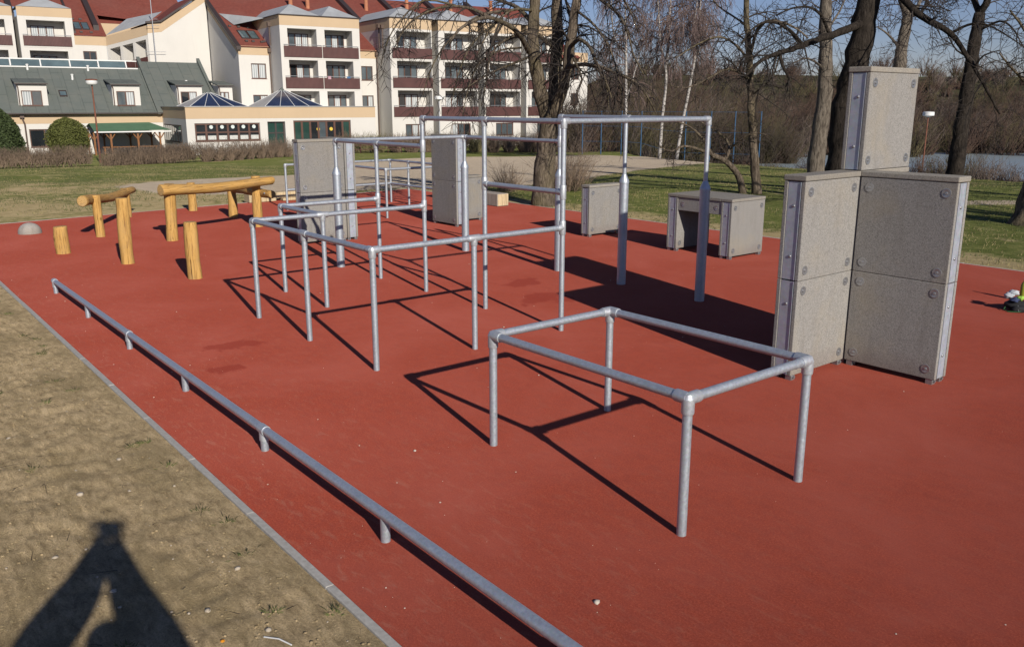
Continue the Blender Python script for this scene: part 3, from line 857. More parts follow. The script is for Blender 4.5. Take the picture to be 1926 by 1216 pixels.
lone_log(-11.77, 4.016, 0.77, 0.092, 13, 'free-standing log post nearest to the tube frame')
lone_log(-19.55, 6.77, 0.62, 0.09, 14, 'log post farthest back, seen under the long log beam')
g = G(); g.lathe([(0.2, -0.05), (0.2, 0.0), (0.195, 0.05), (0.176, 0.1), (0.145, 0.142), (0.10, 0.172), (0.05, 0.189), (0.004, 0.194)], (-17.95, 3.2, 0), 28)
d_ = obj('dome', g, DOMEC, smooth=True); set_props(d_, 'pale grey concrete half dome at the left end', 'dome')
def timber(name, x0, y0, x1, y1, h, mat, label, notch=None):
    tt = thing(name, label, 'timber', ((x0 + x1) / 2, (y0 + y1) / 2, 0))
    g = G(); g.box(x0, y0, 0.005, x1, y1, h); b = obj('beam', g, mat, tt, bevel=0.012)
    return tt
tb = timber('timber_bench', -20.52, 8.36, -20.2, 9.05, 0.215, TIMBER, 'long low pale squared timber bench at the left far edge')
g = G(); g.box(-20.52, 9.056, 0.075, -20.2, 11.0, 0.215); obj('beam', g, TIMBER, tb, bevel=0.012)
g = G(); g.box(-20.38, 9.2, 0.005, -20.14, 10.9, 0.07); obj('lower_beam', g, TIMBER, tb, bevel=0.01)
tb2 = timber('timber_bench', -18.5, 12.5, -15.85, 12.83, 0.29, TIMBERG, 'squared weathered timber beam lying by the big tree')
g = G(); g.box(-15.848, 12.512, 0.018, -15.842, 12.818, 0.278); obj('sawn_end', g, TIMBER, tb2)

# ================================================================ the hotel buildings
# local frame: s along the facade, t away from the viewer, z up
E1 = RH * math.cos(rad(33)) + FH * math.sin(rad(33))
B_O = RH * -20.6 + FH * 83.0
B_ROT = math.atan2(E1[1], E1[0])
def building(name, label, s0, t0, z0=-2.0):
    E2 = np.array([-E1[1], E1[0]])
    p = B_O + E1 * s0 + E2 * t0
    o = thing(name, label, 'building', (float(p[0]), float(p[1]), z0), B_ROT)
    o['org'] = (s0, t0, z0)
    return o
brng = random.Random(5)

def wall(parent, s0, s1, z0, z1, t, mat, ops=(), name='wall'):
    """front wall in the plane t with recessed openings (s0, s1, z0, z1, depth[, back material])"""
    g = G()
    X = sorted(set([s0, s1] + [v for o in ops for v in o[:2] if s0 < v < s1])); Zs = sorted(set([z0, z1] + [v for o in ops for v in o[2:4] if z0 < v < z1]))
    for i in range(len(X) - 1):
        for j in range(len(Zs) - 1):
            cx, cz = (X[i] + X[i + 1]) / 2, (Zs[j] + Zs[j + 1]) / 2
            if any(o[0] < cx < o[1] and o[2] < cz < o[3] for o in ops): continue
            g.quad((X[i], t, Zs[j]), (X[i + 1], t, Zs[j]), (X[i + 1], t, Zs[j + 1]), (X[i], t, Zs[j + 1]))
    for o in ops:
        a, b, c, d, dp = o[:5]; u = t + dp
        g.quad((a, t, c), (a, t, d), (a, u, d), (a, u, c)); g.quad((b, t, d), (b, t, c), (b, u, c), (b, u, d))
        g.quad((a, t, d), (b, t, d), (b, u, d), (a, u, d)); g.quad((b, t, c), (a, t, c), (a, u, c), (b, u, c))
        g.quad((a, u, c), (b, u, c), (b, u, d), (a, u, d))
    return obj(name, g, mat, parent)
def window(parent, s0, s1, z0, z1, t, n=3, glassy=None, frame=None, rows=1, fw=0.07, sill=True):
    """frame standing 4 cm proud of the plane t, panes just behind its face"""
    frame = frame or BROWNW
    g = G(); y0, y1 = t - 0.06, t - 0.004
    g.box(s0, y0, z0, s1, y1, z0 + fw); g.box(s0, y0, z1 - fw, s1, y1, z1)
    g.box(s0, y0, z0 + fw, s0 + fw, y1, z1 - fw); g.box(s1 - fw, y0, z0 + fw, s1, y1, z1 - fw)
    w = (s1 - s0) / n; hz = (z1 - z0) / rows
    for i in range(1, n): g.box(s0 + w * i - fw * 0.75, y0 - 0.01, z0 + fw, s0 + w * i + fw * 0.75, y1, z1 - fw)
    for j in range(1, rows): g.box(s0 + fw, y0 + 0.004, z0 + hz * j - fw / 2, s1 - fw, y1, z0 + hz * j + fw / 2)
    if sill: g.box(s0 - 0.06, t - 0.16, z0 - 0.05, s1 + 0.06, t - 0.002, z0 - 0.004)
    f = obj('window', g, frame, parent)
    for i in range(n):
        for j in range(rows):
            gl = glassy[(i + j * n) % len(glassy)] if glassy else brng.choice([GLD, GLM, GLC, GLC, GLC, GLM])
            g = G(); m = 0.055
            g.box(s0 + w * i + m, t - 0.022, z0 + hz * j + m, s0 + w * (i + 1) - m, t - 0.008, z0 + hz * (j + 1) - m)
            obj('pane', g, gl, f)
    return f
def balcony(parent, s0, s1, zb, t, h=0.97, split=None):
    g = G(); g.box(s0 + 0.03, t - 0.02, zb - 0.16, s1 - 0.03, t + 1.3, zb - 0.02)
    b = obj('balcony', g, PLW, parent)
    for a, c in ([(s0, s1)] if split is None else [(s0, split - 0.04), (split + 0.04, s1)]):
        g = G(); g.box(a, t - 0.1, zb, c, t - 0.04, zb + h); obj('balustrade_panel', g, BOARD, b)
        g = G(); g.tube([(a, t - 0.07, zb + h + 0.12), (c, t - 0.07, zb + h + 0.12)], 0.022, 8)
        k = max(2, int((c - a) / 1.2) + 1)
        for i in range(k):
            x = a + 0.05 + (c - a - 0.1) * i / (k - 1); g.tube([(x, t - 0.07, zb + h), (x, t - 0.07, zb + h + 0.12)], 0.014, 6)
        obj('handrail', g, HANDR, b)
    return b
def downpipe(parent, pts):
    g = G(); g.tube(pts, 0.065, 10)
    x, y, z = pts[0]; g.box(x - 0.16, y - 0.14, z, x + 0.16, y + 0.14, z + 0.34)
    obj('downpipe', g, PIPE, parent)
def side(parent, s, t0, t1, z0, z1, mat, name='wall'):
    g = G(); g.quad((s, t1, z0), (s, t0, z0), (s, t0, z1), (s, t1, z1)); return obj(name, g, mat, parent)
def hip(parent, s0, s1, z0, peak_z, tp, tback, zback):
    """grey sheet-metal hipped cap over a bay"""
    sm = (s0 + s1) / 2; g = G(); t0 = -0.06
    A, Bp, C, D_ = (s0, t0, z0), (s1, t0, z0), (s1, tback, z0), (s0, tback, z0)
    P, Q = (sm, tp, peak_z), (sm, tback, zback)
    g.poly([A, Bp, P]); g.poly([Bp, C, Q, P]); g.poly([D_, A, P, Q])
    return obj('roof', g, LEAD, parent)
def roof_strip(parent, s, t0, t1, zf, w=0.55, up=0.45, name='parapet'):
    g = G(); a = [(s - w / 2, t0, zf(t0) - 0.2), (s - w / 2, t0, zf(t0) + up), (s - w / 2, t1, zf(t1) + up), (s - w / 2, t1, zf(t1) - 0.2)]
    g.prism(a, (w, 0, 0)); return obj(name, g, DARKTRIM, parent)
def skylight(parent, s0, s1, t0, t1, zf):
    g = G(); e = 0.09; f = lambda s, t, d: (s, t, zf(t) + d)
    for a, b, c, d in ((s0, s1, t0, t0 + 0.08), (s0, s1, t1 - 0.08, t1), (s0, s0 + 0.06, t0 + 0.08, t1 - 0.08), (s1 - 0.06, s1, t0 + 0.08, t1 - 0.08)):
        g.prism([f(a, c, 0), f(b, c, 0), f(b, d, 0), f(a, d, 0)], (0, -0.02, e))
    k = obj('roof_window', g, DARKTRIM, parent)
    g = G(); g.prism([f(s0 + 0.06, t0 + 0.08, 0.02), f(s1 - 0.06, t0 + 0.08, 0.02), f(s1 - 0.06, t1 - 0.08, 0.02), f(s0 + 0.06, t1 - 0.08, 0.02)], (0, -0.005, 0.03)); obj('pane', g, GLS, k)
def flue(parent, s, t, zf, h=1.3, r=0.2):
    g = G(); g.lathe([(r * 1.15, -0.3), (r * 1.05, 0.2), (r, h), (r * 1.3, h), (r * 1.3, h + 0.16), (r * 0.6, h + 0.16)], (s, t, zf(t)), 10); obj('chimney', g, TERRA, parent)
def snowstop(parent, s, t, zf):
    g = G(); g.box(s - 0.13, t - 0.12, zf(t), s + 0.13, t + 0.1, zf(t) + 0.16); obj('vent_tile', g, DARKTRIM, parent)

RF = lambda t: 7.5 + 0.498 * (t - 3.0)          # main red roof slope
# ---- middle block with two balcony stacks, and the red main roof
mb = building('apartment_building', 'white block with paired brown balconies, cream fascia and big red roof, left of centre', 3.0, 0.0)
ops = []
for i, zt in enumerate((9.0, 6.24, 3.48)):
    zb = zt - 2.5
    ops += [(0.2, 2.97, zb, zt, 1.45), (3.75, 6.5, zb, zt, 1.45)]
wall(mb, -0.5, 7.25, -2, 9.25, 0, PLW, ops)
wall(mb, -0.5, 7.25, 9.25, 10.12, -0.01, PLC, (), 'fascia')
g = G(); g.box(-0.58, -0.12, 10.12, 7.33, 0.4, 10.2); g.box(-0.58, 0.4, 10.12, -0.42, 7.6, 10.2); obj('gutter', g, DARKTRIM, mb)
side(mb, -0.5, 0, 8, -2, 9.25, PLW); side(mb, -0.505, 0, 8, 9.25, 10.12, PLC, 'fascia')
g = G(); g.quad((7.25, 0, -2), (7.25, 8, -2), (7.25, 8, 10.12), (7.25, 0, 10.12)); obj('wall', g, PLW, mb)
for i, zb in enumerate((6.5, 3.73)):
    balcony(mb, -0.22, 7.07, zb, 0, split=3.45)
gm = [[GLM, GLC, GLC], [GLM, GLC, GLD], [GLD, GLC, GLM], [GLD, GLM, GLM], [GLM, GLM, GLM], [GLM, GLC, GLM]]
for i, zb in enumerate((6.5, 3.74, 0.98)):
    window(mb, 0.74, 2.66, zb + 0.1, zb + 2.17, 1.45, 3, gm[i * 2], sill=False); window(mb, 4.35, 6.22, zb + 0.1, zb + 2.17, 1.45, 3, gm[i * 2 + 1], sill=False)
hip(mb, -0.5, 3.5, 10.14, 11.35, 2.6, 10.6, 11.35); hip(mb, 3.5, 7.25, 10.16, 11.38, 2.6, 10.7, 11.38)
g = G(); g.poly([(-0.5, 4.0, 10.13), (-0.5, 9.5, 10.7), (-3.2, 9.6, 10.85), (-2.5, 7.2, 9.66)]); obj('flashing', g, LEAD, mb)
for s0, s1, wn_ in ((-3.5, -0.5, (-2.4, -1.0)), (7.25, 10.4, (8.6, 9.82))):
    wall(mb, s0, s1, -2, 6.72, 3.0, PLW, [(wn_[0], wn_[1], 4.6, 5.98, 0.14), (wn_[0], wn_[1], 1.85, 3.15, 0.14)])
    wall(mb, s0, s1, 6.72, 7.52, 2.99, PLC, (), 'fascia')
    window(mb, wn_[0], wn_[1], 4.62, 5.96, 3.14, 2); window(mb, wn_[0], wn_[1], 1.87, 3.13, 3.14, 2)
g = G()
g.poly([(-3.55, 2.85, RF(2.85)), (10.4, 2.85, RF(2.85)), (36.0, 2.85, RF(2.85)), (36.0, 15.8, RF(15.8)), (-3.55, 15.8, RF(15.8))])
g.poly([(-3.55, 15.8, RF(15.8)), (36.0, 15.8, RF(15.8)), (36.0, 28, 7.6), (-3.55, 28, 7.6)])
g.poly([(36.0, 2.85, RF(2.85)), (37.6, 9, RF(2.85)), (37.6, 22, RF(2.85)), (36.0, 28, 7.6), (36.0, 15.8, RF(15.8))])
obj('roof', g, RTILE, mb)
g = G(); g.poly([(-3.5, 28, -2), (-3.5, 3, -2), (-3.5, 3, 6.75), (-3.5, 15.8, RF(15.8) - 0.85), (-3.5, 28, 6.75)]); obj('wall', g, PLW, mb)
g = G(); g.poly([(-3.505, 3, 6.75), (-3.505, 3, 7.5), (-3.505, 15.8, RF(15.8)), (-3.505, 28, 7.5), (-3.505, 28, 6.75), (-3.505, 15.8, RF(15.8) - 0.85)]); obj('fascia', g, PLC, mb)
roof_strip(mb, -3.5, 2.7, 15.8, RF, 0.4, 0.12, 'verge')
for s_ in (11.25, 16.6, 22.4, 28.0): roof_strip(mb, s_, 9.0, 15.8, RF)
skylight(mb, -2.62, -1.82, 4.45, 6.1, RF); skylight(mb, -1.74, -0.95, 4.45, 6.1, RF)
for s_, t_ in ((-3.0, 6.9), (-2.2, 6.8), (-1.3, 6.75), (-2.4, 3.9), (-1.8, 3.85), (-1.0, 3.8), (-0.75, 3.9)): snowstop(mb, s_, t_, RF)
for s_, t_ in ((4.98, 12.2), (6.86, 12.3), (13.7, 12.7), (18.8, 13.0), (24.7, 13.4), (30.5, 13.9)): flue(mb, s_, t_, RF)
downpipe(mb, [(-0.62, 2.55, 9.3), (-0.62, 2.55, 7.6)]); downpipe(mb, [(-0.62, 2.85, 7.0), (-0.62, 2.85, -2)]); downpipe(mb, [(10.25, 2.8, 7.0), (10.25, 2.8, -2)])
g = G(); g.box(-3.51, 15.4, 8.0, -3.5 + 0.02, 16.1, 8.85); obj('pane', g, GLD, mb)
downpipe(mb, [(10.28, 2.2, 9.6), (10.28, 2.2, 7.5)])

def towel(label, s0, s1, z1, z0, col, nm):
    o = building('towel', label, s0, -0.1, z0); o['category'] = 'towel'
    g = G(); g.box(s0, -0.135, z0, s1, -0.105, z1); g.box(s0, -0.035, z0 + 0.15, s1, -0.012, z1); g.box(s0, -0.135, z1, s1, -0.012, z1 + 0.03)
    obj('cloth', g, simple(nm, col, 0.9, var=0.2, scale=6), o)
towel('small pink towel over the lower right balcony rail of the paired block', 3.85, 4.15, 4.83, 4.58, (0.45, 0.27, 0.31), 'pink_towel')
towel('small blue towel over the lower right balcony rail of the paired block', 5.75, 6.1, 4.83, 4.68, (0.06, 0.14, 0.27), 'blue_towel')
# ---- right wing with four balcony bays
rw = building('apartment_building', 'long white wing with four stacks of single brown balconies behind the big tree', 21.0, 0.0)
for k in range(4):
    s0 = 10.4 + 5.34 * k; s1 = s0 + 4.6
    ops = [(s0 + 0.7, s1 - 0.08, zb, zb + 2.55, 1.45) for zb in (6.68, 3.88, 1.08)] + [(s0 + 1.45, s0 + 3.65, -0.95, 0.36, 0.14)]
    wall(rw, s0, s1, -2.4, 9.45, 0, PLW, ops); wall(rw, s0, s1, 9.45, 10.42, -0.01, PLC, (), 'fascia')
    side(rw, s0, 0, 3.2, -2.4, 9.45, PLW); side(rw, s0 - 0.005, 0, 3.2, 9.45, 10.42, PLC, 'fascia')
    g = G(); g.quad((s1, 0, -2.4), (s1, 3.2, -2.4), (s1, 3.2, 10.42), (s1, 0, 10.42)); obj('wall', g, PLW, rw)
    if k < 3:
        wall(rw, s1, s0 + 5.34, -2.4, 9.45, 1.9, PLW); wall(rw, s1, s0 + 5.34, 9.45, 10.42, 1.89, PLC, (), 'fascia')
    for zb in (6.68, 3.88, 1.08):
        balcony(rw, s0 + 0.2, s1 - 0.02, zb, 0)
        window(rw, s0 + 1.45, s0 + 3.6, zb + 0.08, zb + 2.2, 1.45, 3, sill=False)
    window(rw, s0 + 1.47, s0 + 3.63, -0.93, 0.34, 0.14, 3)
    hip(rw, s0 - 0.1, s0 + 5.3, 10.46, 11.75, 2.7, 11.4, 11.7)
    g = G(); g.box(s0 - 0.08, -0.12, 10.42, s1 + 0.08, 0.3, 10.5); g.box(s0 - 0.08, 0.3, 10.42, s0 + 0.08, 6.5, 10.5); obj('gutter', g, DARKTRIM, rw)
    if k in (0, 2): downpipe(rw, [(s0 - 0.12, 1.4, 9.5), (s0 - 0.12, 1.4, 7.6 if k == 0 else -2.3)])
side(rw, 10.4, 3.0, 8.0, 7.4, 9.45, PLW); side(rw, 10.395, 3.0, 8.0, 9.45, 10.42, PLC, 'fascia')
wall(rw, 31.02, 37.5, -2.8, 7.05, 3.6, PLW, [(35.1, 36.2, z, z + 1.35, 0.14) for z in (5.1, 2.2, -1.0)]); wall(rw, 31.02, 37.5, 7.05, 8.1, 3.59, PLC, (), 'fascia')
for z in (5.1, 2.2, -1.0): window(rw, 35.12, 36.18, z + 0.02, z + 1.33, 3.74, 2, [GLD])
g = G(); g.quad((37.5, 3.6, -2.8), (37.5, 24, -2.8), (37.5, 24, 8.1), (37.5, 3.6, 8.1)); obj('wall', g, PLW, rw)

# ---- gabled house and left wing behind
gh = building('apartment_building', 'white gabled house with sloping cream verge and red roof, behind the grey-green roof', -7.0, 12.5)
g = G(); g.poly([(-9.35, 12.5, -2), (-3.6, 12.5, -2), (-3.6, 12.5, 12.2), (-4.6, 12.5, 11.5), (-8.05, 12.5, 9.12), (-9.35, 12.5, 8.95)]); obj('wall', g, PLW, gh)
g = G(); g.poly([(-9.35, 12.49, 8.95), (-8.05, 12.49, 9.12), (-4.6, 12.49, 11.5), (-3.52, 12.49, 12.25), (-3.52, 12.49, 13.1), (-4.6, 12.49, 12.3), (-8.07, 12.49, 9.98), (-9.3, 12.49, 9.82)]); obj('fascia', g, PLC, gh)
g = G(); g.poly([(-9.4, 12.3, 9.9), (-8.07, 12.3, 10.05), (-3.45, 12.3, 13.2), (-3.45, 26, 13.2), (-8.07, 26, 10.05), (-9.4, 26, 9.9)]); obj('roof', g, RTILE, gh)
g = G(); g.prism([(-9.45, 12.25, 9.85), (-8.07, 12.25, 10.0), (-3.45, 12.25, 13.15), (-3.45, 12.25, 13.35), (-8.07, 12.25, 10.2), (-9.45, 12.25, 10.03)], (0, 0.25, 0)); obj('verge', g, DARKTRIM, gh)
# oblique linking wall with three recessed balconies
OX, OY = np.array([3.04, -4.5]) / 5.43, np.array([4.5, 3.04]) / 5.43
def oblique(g):
    g.v = [(-12.4 + OX[0] * x + OY[0] * y, 17.0 + OX[1] * x + OY[1] * y, z + 0.16 * x) for x, y, z in g.v]; return g
g = G()
X = [0, 0.35, 1.75, 2.05, 3.45, 3.75, 5.15, 5.43]
for i in range(7):
    if i % 2 == 0: g.quad((X[i], 0, -3), (X[i + 1], 0, -3), (X[i + 1], 0, 7.93), (X[i], 0, 7.93))
    else:
        a, b, u = X[i], X[i + 1], 1.2
        g.quad((a, 0, 7.55), (b, 0, 7.55), (b, 0, 7.93), (a, 0, 7.93)); g.quad((a, 0, -3), (b, 0, -3), (b, 0, 5.1), (a, 0, 5.1))
        g.quad((a, u, 5.1), (b, u, 5.1), (b, u, 7.55), (a, u, 7.55)); g.quad((a, 0, 5.1), (a, 0, 7.55), (a, u, 7.55), (a, u, 5.1)); g.quad((b, 0, 5.1), (b, u, 5.1), (b, u, 7.55), (b, 0, 7.55)); g.quad((a, 0, 7.55), (b, 0, 7.55), (b, u, 7.55), (a, u, 7.55))
obj('wall', oblique(g), PLW, gh)
g = G(); g.quad((0, -0.01, 7.93), (5.43, -0.01, 7.93), (5.43, -0.01, 8.8), (0, -0.01, 8.8)); obj('fascia', oblique(g), PLC, gh)
for i in (1, 3, 5):
    g = G(); g.box(X[i] - 0.1, -0.12, 5.0, X[i + 1] + 0.1, -0.06, 5.95); obj('balustrade_panel', oblique(g), BOARD, gh)
g = G(); g.poly([(-9.3, 12.6, 9.9), (-12.4, 17.1, 8.9), (-10.2, 17.5, 10.6), (-7.4, 14.5, 11.2)]); obj('flashing', g, LEAD, gh)

lw = building('apartment_building', 'white wing at far left with wide brown balconies under a red roof', -18.0, 17.0)
RL = lambda t: 8.8 + 0.52 * (t - 17.0)
for s0, s1, tf in ((-19.95, -15.25, 17.0), (-25.2, -20.3, 17.5)):
    ops = [(s0 + 0.7, s1 - 0.7, zt - 2.45, zt, 1.4) for zt in (10.05, 7.28)]
    wall(lw, s0, s1, -2, 10.4, tf, PLW, ops); wall(lw, s0, s1, 10.4, 11.22, tf - 0.01, PLC, (), 'fascia')
    side(lw, s0, tf, tf + 6, -2, 10.4, PLW)
    g = G(); g.quad((s1, tf, -2), (s1, tf + 6, -2), (s1, tf + 6, 11.22), (s1, tf, 11.22)); obj('wall', g, PLW, lw)
    for zb, gg in ((7.72, [GLC, GLC, GLC]), (4.95, [GLM, GLD, GLM])):
        balcony(lw, s0 + 0.28, s1 - 0.25, zb, tf, 0.9)
        window(lw, s0 + 1.1, s1 - 1.55, zb + 0.0, zb + 1.93, tf + 1.4, 3, gg, sill=False)
    g = G(); sm = (s0 + s1) / 2; g.poly([(s0, tf, 11.25), (s1, tf, 11.25), (sm, tf + 2.4, 12.4)]); g.poly([(s1, tf, 11.25), (s1, tf + 7, 11.25), (sm, tf + 7, 12.4), (sm, tf + 2.4, 12.4)]); g.poly([(s0, tf + 7, 11.25), (s0, tf, 11.25), (sm, tf + 2.4, 12.4), (sm, tf + 7, 12.4)])
    obj('roof', g, LEAD, lw)
wall(lw, -15.25, -12.4, -2, 7.93, 17.1, PLW, [(-14.6, -13.38, 6.1, 7.36, 0.14)]); wall(lw, -15.25, -12.4, 7.93, 8.8, 17.09, PLC, (), 'fascia'); window(lw, -14.58, -13.4, 6.12, 7.34, 17.24, 2, [GLD])
g = G(); g.poly([(-15.2, 17.0, RL(17.0)), (-12.3, 17.0, RL(17.0)), (-12.3, 32, RL(32)), (-15.2, 32, RL(32))]); g.poly([(-30, 22.5, RL(22.5)), (-15.2, 22.5, RL(22.5)), (-15.2, 32, RL(32)), (-30, 32, RL(32))]); obj('roof', g, RTILE, lw)
g = G(); g.poly([(-12.3, 21.5, RL(21.5)), (-3.4, 21.5, 10.4), (-3.4, 32, 16.5), (-12.3, 32, 16.5)]); g.poly([(-12.9, 20.5, 9.8), (-3.0, 20.5, 9.8), (-3.0, 30, 15.5), (-12.9, 30, 15.5)]); obj('roof', g, RTILE, lw)
g = G(); g.box(-13.1, 20.4, 8.0, -3.2, 20.6, 10.3); obj('fascia', g, PLC, lw)
roof_strip(lw, -13.0, 18.2, 32, RL, 0.5, 0.5); roof_strip(lw, -20.15, 20, 32, RL, 0.5, 0.5); roof_strip(lw, -15.1, 17.4, 32, RL, 0.2, 0.25)
skylight(lw, -14.95, -14.3, 18.2, 19.7, RL); skylight(lw, -14.22, -13.57, 18.2, 19.7, RL)
for s_, t_ in ((-14.8, 20.3), (-14.1, 20.3), (-14.5, 17.6), (-13.6, 17.6)): snowstop(lw, s_, t_, RL)
g = G(); g.tube([(-8.9, 12.0, 2.0), (-8.9, 12.0, 12.0)], 0.04, 8)
for zz, hl in ((7.2, 1.0), (9.6, 0.6), (10.2, 0.5)): g.tube([(-8.9 - hl, 12.0, zz), (-8.9 + hl, 12.0, zz + 0.05)], 0.02, 6)
obj('antenna', g, HANDR, gh)

# ---- low annex with the grey-green roof and dormers
ga = building('annex_building', 'low annex with grey-green mansard roof, dormers and a glazed ridge, at left', -15.0, 3.0)
RG = lambda t: 1.62 + 0.68 * (t - 2.7)
wall(ga, -27, -10.67, -2.2, 0.72, 3.0, PLW, [(-21.3, -16.75, -1.22, 0.28, 0.14)]); wall(ga, -27, -10.67, 0.72, 1.62, 2.99, PLC, (), 'fascia')
window(ga, -21.28, -16.77, -1.2, 0.26, 3.14, 4, [GLD, GLM, GLD, GLM])
g = G(); g.poly([(-27, 2.6, RG(2.6)), (-11.05, 2.6, RG(2.6)), (-11.05, 8.5, RG(8.5)), (-27, 8.5, RG(8.5))]); g.poly([(-27, 8.5, RG(8.5)), (-11.05, 8.5, RG(8.5)), (-11.05, 14, 2.5), (-27, 14, 2.5)])
g.poly([(-10.95, 2.4, RG(2.6) + 0.05), (-5.55, 2.4, RG(2.6) + 0.05), (-5.55, 9.4, RG(9.4)), (-10.95, 9.4, RG(9.4))]); g.poly([(-10.95, 9.4, RG(9.4)), (-5.55, 9.4, RG(9.4)), (-5.55, 14, 3.0), (-10.95, 14, 3.0)])
g.poly([(-5.55, 2.4, RG(2.6) + 0.05), (-3.4, 4.5, 1.6), (-3.4, 8.0, 1.6), (-5.55, 9.4, RG(9.4))])
obj('roof', g, GREENROOF, ga)
# felt sheets lapped on the roof, each a thin raised strip
for k, s_ in enumerate(np.arange(-26.5, -5.8, 1.05)):
    g = G(); t1 = 8.3 if s_ < -11.1 else 9.2; lo = 2.7
    if -11.4 < s_ < -10.6: continue
    g.prism([(s_, lo, RG(lo) + 0.004), (s_ + 0.07, lo, RG(lo) + 0.004), (s_ + 0.07, t1, RG(t1) + 0.004), (s_, t1, RG(t1) + 0.004)], (0, -0.01, 0.022)); obj('roof_seam', g, GREENROOF, ga)
for s_ in (-11.0, -5.55):
    g = G(); t0_, t1_ = 2.45, 9.6; g.prism([(s_ - 0.14, t0_, RG(t0_)), (s_ - 0.14, t0_, RG(t0_) + 0.25), (s_ - 0.14, t1_, RG(t1_) + 0.3), (s_ - 0.14, t1_, RG(t1_) - 0.3)], (0.28, 0, 0)); obj('parapet', g, GREENROOF, ga)
g = G(); g.box(-27, 2.42, 1.5, -10.7, 2.56, 1.6); obj('gutter', g, DARKTRIM, ga)
# glazed ridge
g = G(); g.box(-27, 8.2, 5.42, -11.35, 8.5, 5.52); g.box(-27, 8.6, 6.1, -11.35, 8.9, 6.2)
for s_ in np.arange(-26.3, -11.2, 2.33): g.prism([(s_ - 0.05, 8.2, 5.5), (s_ + 0.05, 8.2, 5.5), (s_ + 0.05, 8.62, 6.12), (s_ - 0.05, 8.62, 6.12)], (0, -0.05, 0.02))
cl = obj('glazed_ridge', g, WHITEM, ga)
for s_ in np.arange(-26.3, -13.0, 2.33):
    g = G(); g.prism([(s_ + 0.07, 8.24, 5.53), (s_ + 2.26, 8.24, 5.53), (s_ + 2.26, 8.64, 6.09), (s_ + 0.07, 8.64, 6.09)], (0, 0.02, 0)); obj('pane', g, GLS, cl)
for s0, s1, w0, w1 in ((-27.5, -25.2, -27.0, -25.6), (-21.75, -19.55, -21.48, -19.97), (-14.5, -12.25, -14.18, -12.73), (-9.1, -6.9, -8.8, -7.4), (-5.4, -4.15, -5.3, -4.5)):
    g = G(); tf = 3.55; zb, zt = 2.05, 3.95
    g.quad((s0, tf, zb), (s1, tf, zb), (s1, tf, zt), (s0, tf, zt))
    g.poly([(s0, tf, zb), (s0, tf, zt), (s0, 6.2, zt + 0.05), (s0, 6.2, RG(6.2) - 0.3)]); g.poly([(s1, tf, zb), (s1, 6.2, RG(6.2) - 0.3), (s1, 6.2, zt + 0.05), (s1, tf, zt)])
    dm = obj('dormer', g, PLW, ga)
    g = G(); g.prism([(s0 - 0.15, tf - 0.2, zt), (s1 + 0.1, tf - 0.2, zt), (s1 + 0.1, 6.6, zt + 0.42), (s0 - 0.15, 6.6, zt + 0.42)], (0, 0, 0.09)); obj('dormer_roof', g, GREENROOF, dm)
    g = G(); g.box(s0 - 0.15, tf - 0.26, zt - 0.06, s1 + 0.1, tf - 0.2, zt + 0.05); obj('gutter', g, DARKTRIM, dm)
    g = G(); g.tube([(s0 - 0.03, tf - 0.1, zt), (s0 + 0.08, tf - 0.08, zt - 0.3), (s0 + 0.08, tf - 0.08, zb - 0.1)], 0.045, 8); obj('downpipe', g, PIPE, dm)
    window(ga, w0, w1, 2.18 if s0 < -10 else 2.32, 3.4, tf, 2)
skylight(ga, -18.5, -17.9, 4.6, 5.3, RG)
for s_, t_ in ((-20.4, 8.0), (-15.6, 8.0), (-17.1, 6.8), (-7.6, 6.2)):
    g = G(); g.lathe([(0.09, 0), (0.09, 0.4), (0.12, 0.42), (0.12, 0.5), (0.03, 0.52)], (s_, t_, RG(t_) - 0.05), 10); obj('vent_pipe', g, WHITEM, ga)
downpipe(ga, [(-21.7, 2.85, 1.2), (-21.55, 2.85, 0.7), (-21.55, 2.85, -2.2)])

# ---- flat-roofed restaurant pavilion with glass pyramids
pv = building('restaurant_pavilion', 'flat-roofed white pavilion with cream parapet, dark windows and blue glass pyramids', -2.3, -5.7)
wall(pv, -10.67, 6.0, -2.05, 1.14, -5.7, PLW, [(-10.03, -4.65, -0.7, 0.78, 0.14), (-4.0, -2.45, -1.98, 0.86, 0.3), (-1.72, 3.58, -1.35, 0.93, 0.14)])
wall(pv, -10.67, 6.0, 1.14, 2.08, -5.71, PLC, (), 'parapet')
side(pv, -10.67, -5.7, 3.0, -2.05, 1.14, PLW); side(pv, -10.675, -5.71, 3.0, 1.14, 2.08, PLC, 'parapet')
g = G(); g.quad((6.0, -5.7, -2.05), (6.0, 3, -2.05), (6.0, 3, 2.08), (6.0, -5.7, 2.08)); obj('wall', g, PLW, pv)
g = G(); g.box(-10.66, -5.69, 1.9, 5.99, 2.98, 2.03); g.box(-10.75, -5.8, 2.08, 6.08, -5.5, 2.13); g.box(-10.75, -5.5, 2.08, -10.5, 3.0, 2.13); obj('roof', g, GREYPANEL, pv)
wA = window(pv, -10.0, -4.68, -0.68, 0.76, -5.56, 6, [GLD], BROWNW, rows=2, fw=0.11)
gdisc = G(); gdisc.lathe([(0.0, 0), (0.155, 0), (0.15, 0.012), (0.0, 0.013)], (0, 0, 0), 14)
DISC = mesh_from('window_sticker', gdisc, STICKW); gdisc = G(); gdisc.lathe([(0.0, 0), (0.16, 0), (0.15, 0.012), (0.0, 0.013)], (0, 0, 0), 10); DISCY = mesh_from('window_flower', gdisc, STICKY)
for i in range(5):
    put('window_sticker', DISC, wA, (-10.0 + 0.887 * (i + 1.05) + 0.38 - -2.3, -5.584 + 5.7, 0.47 + 2.0), (math.pi / 2, 0, 0))
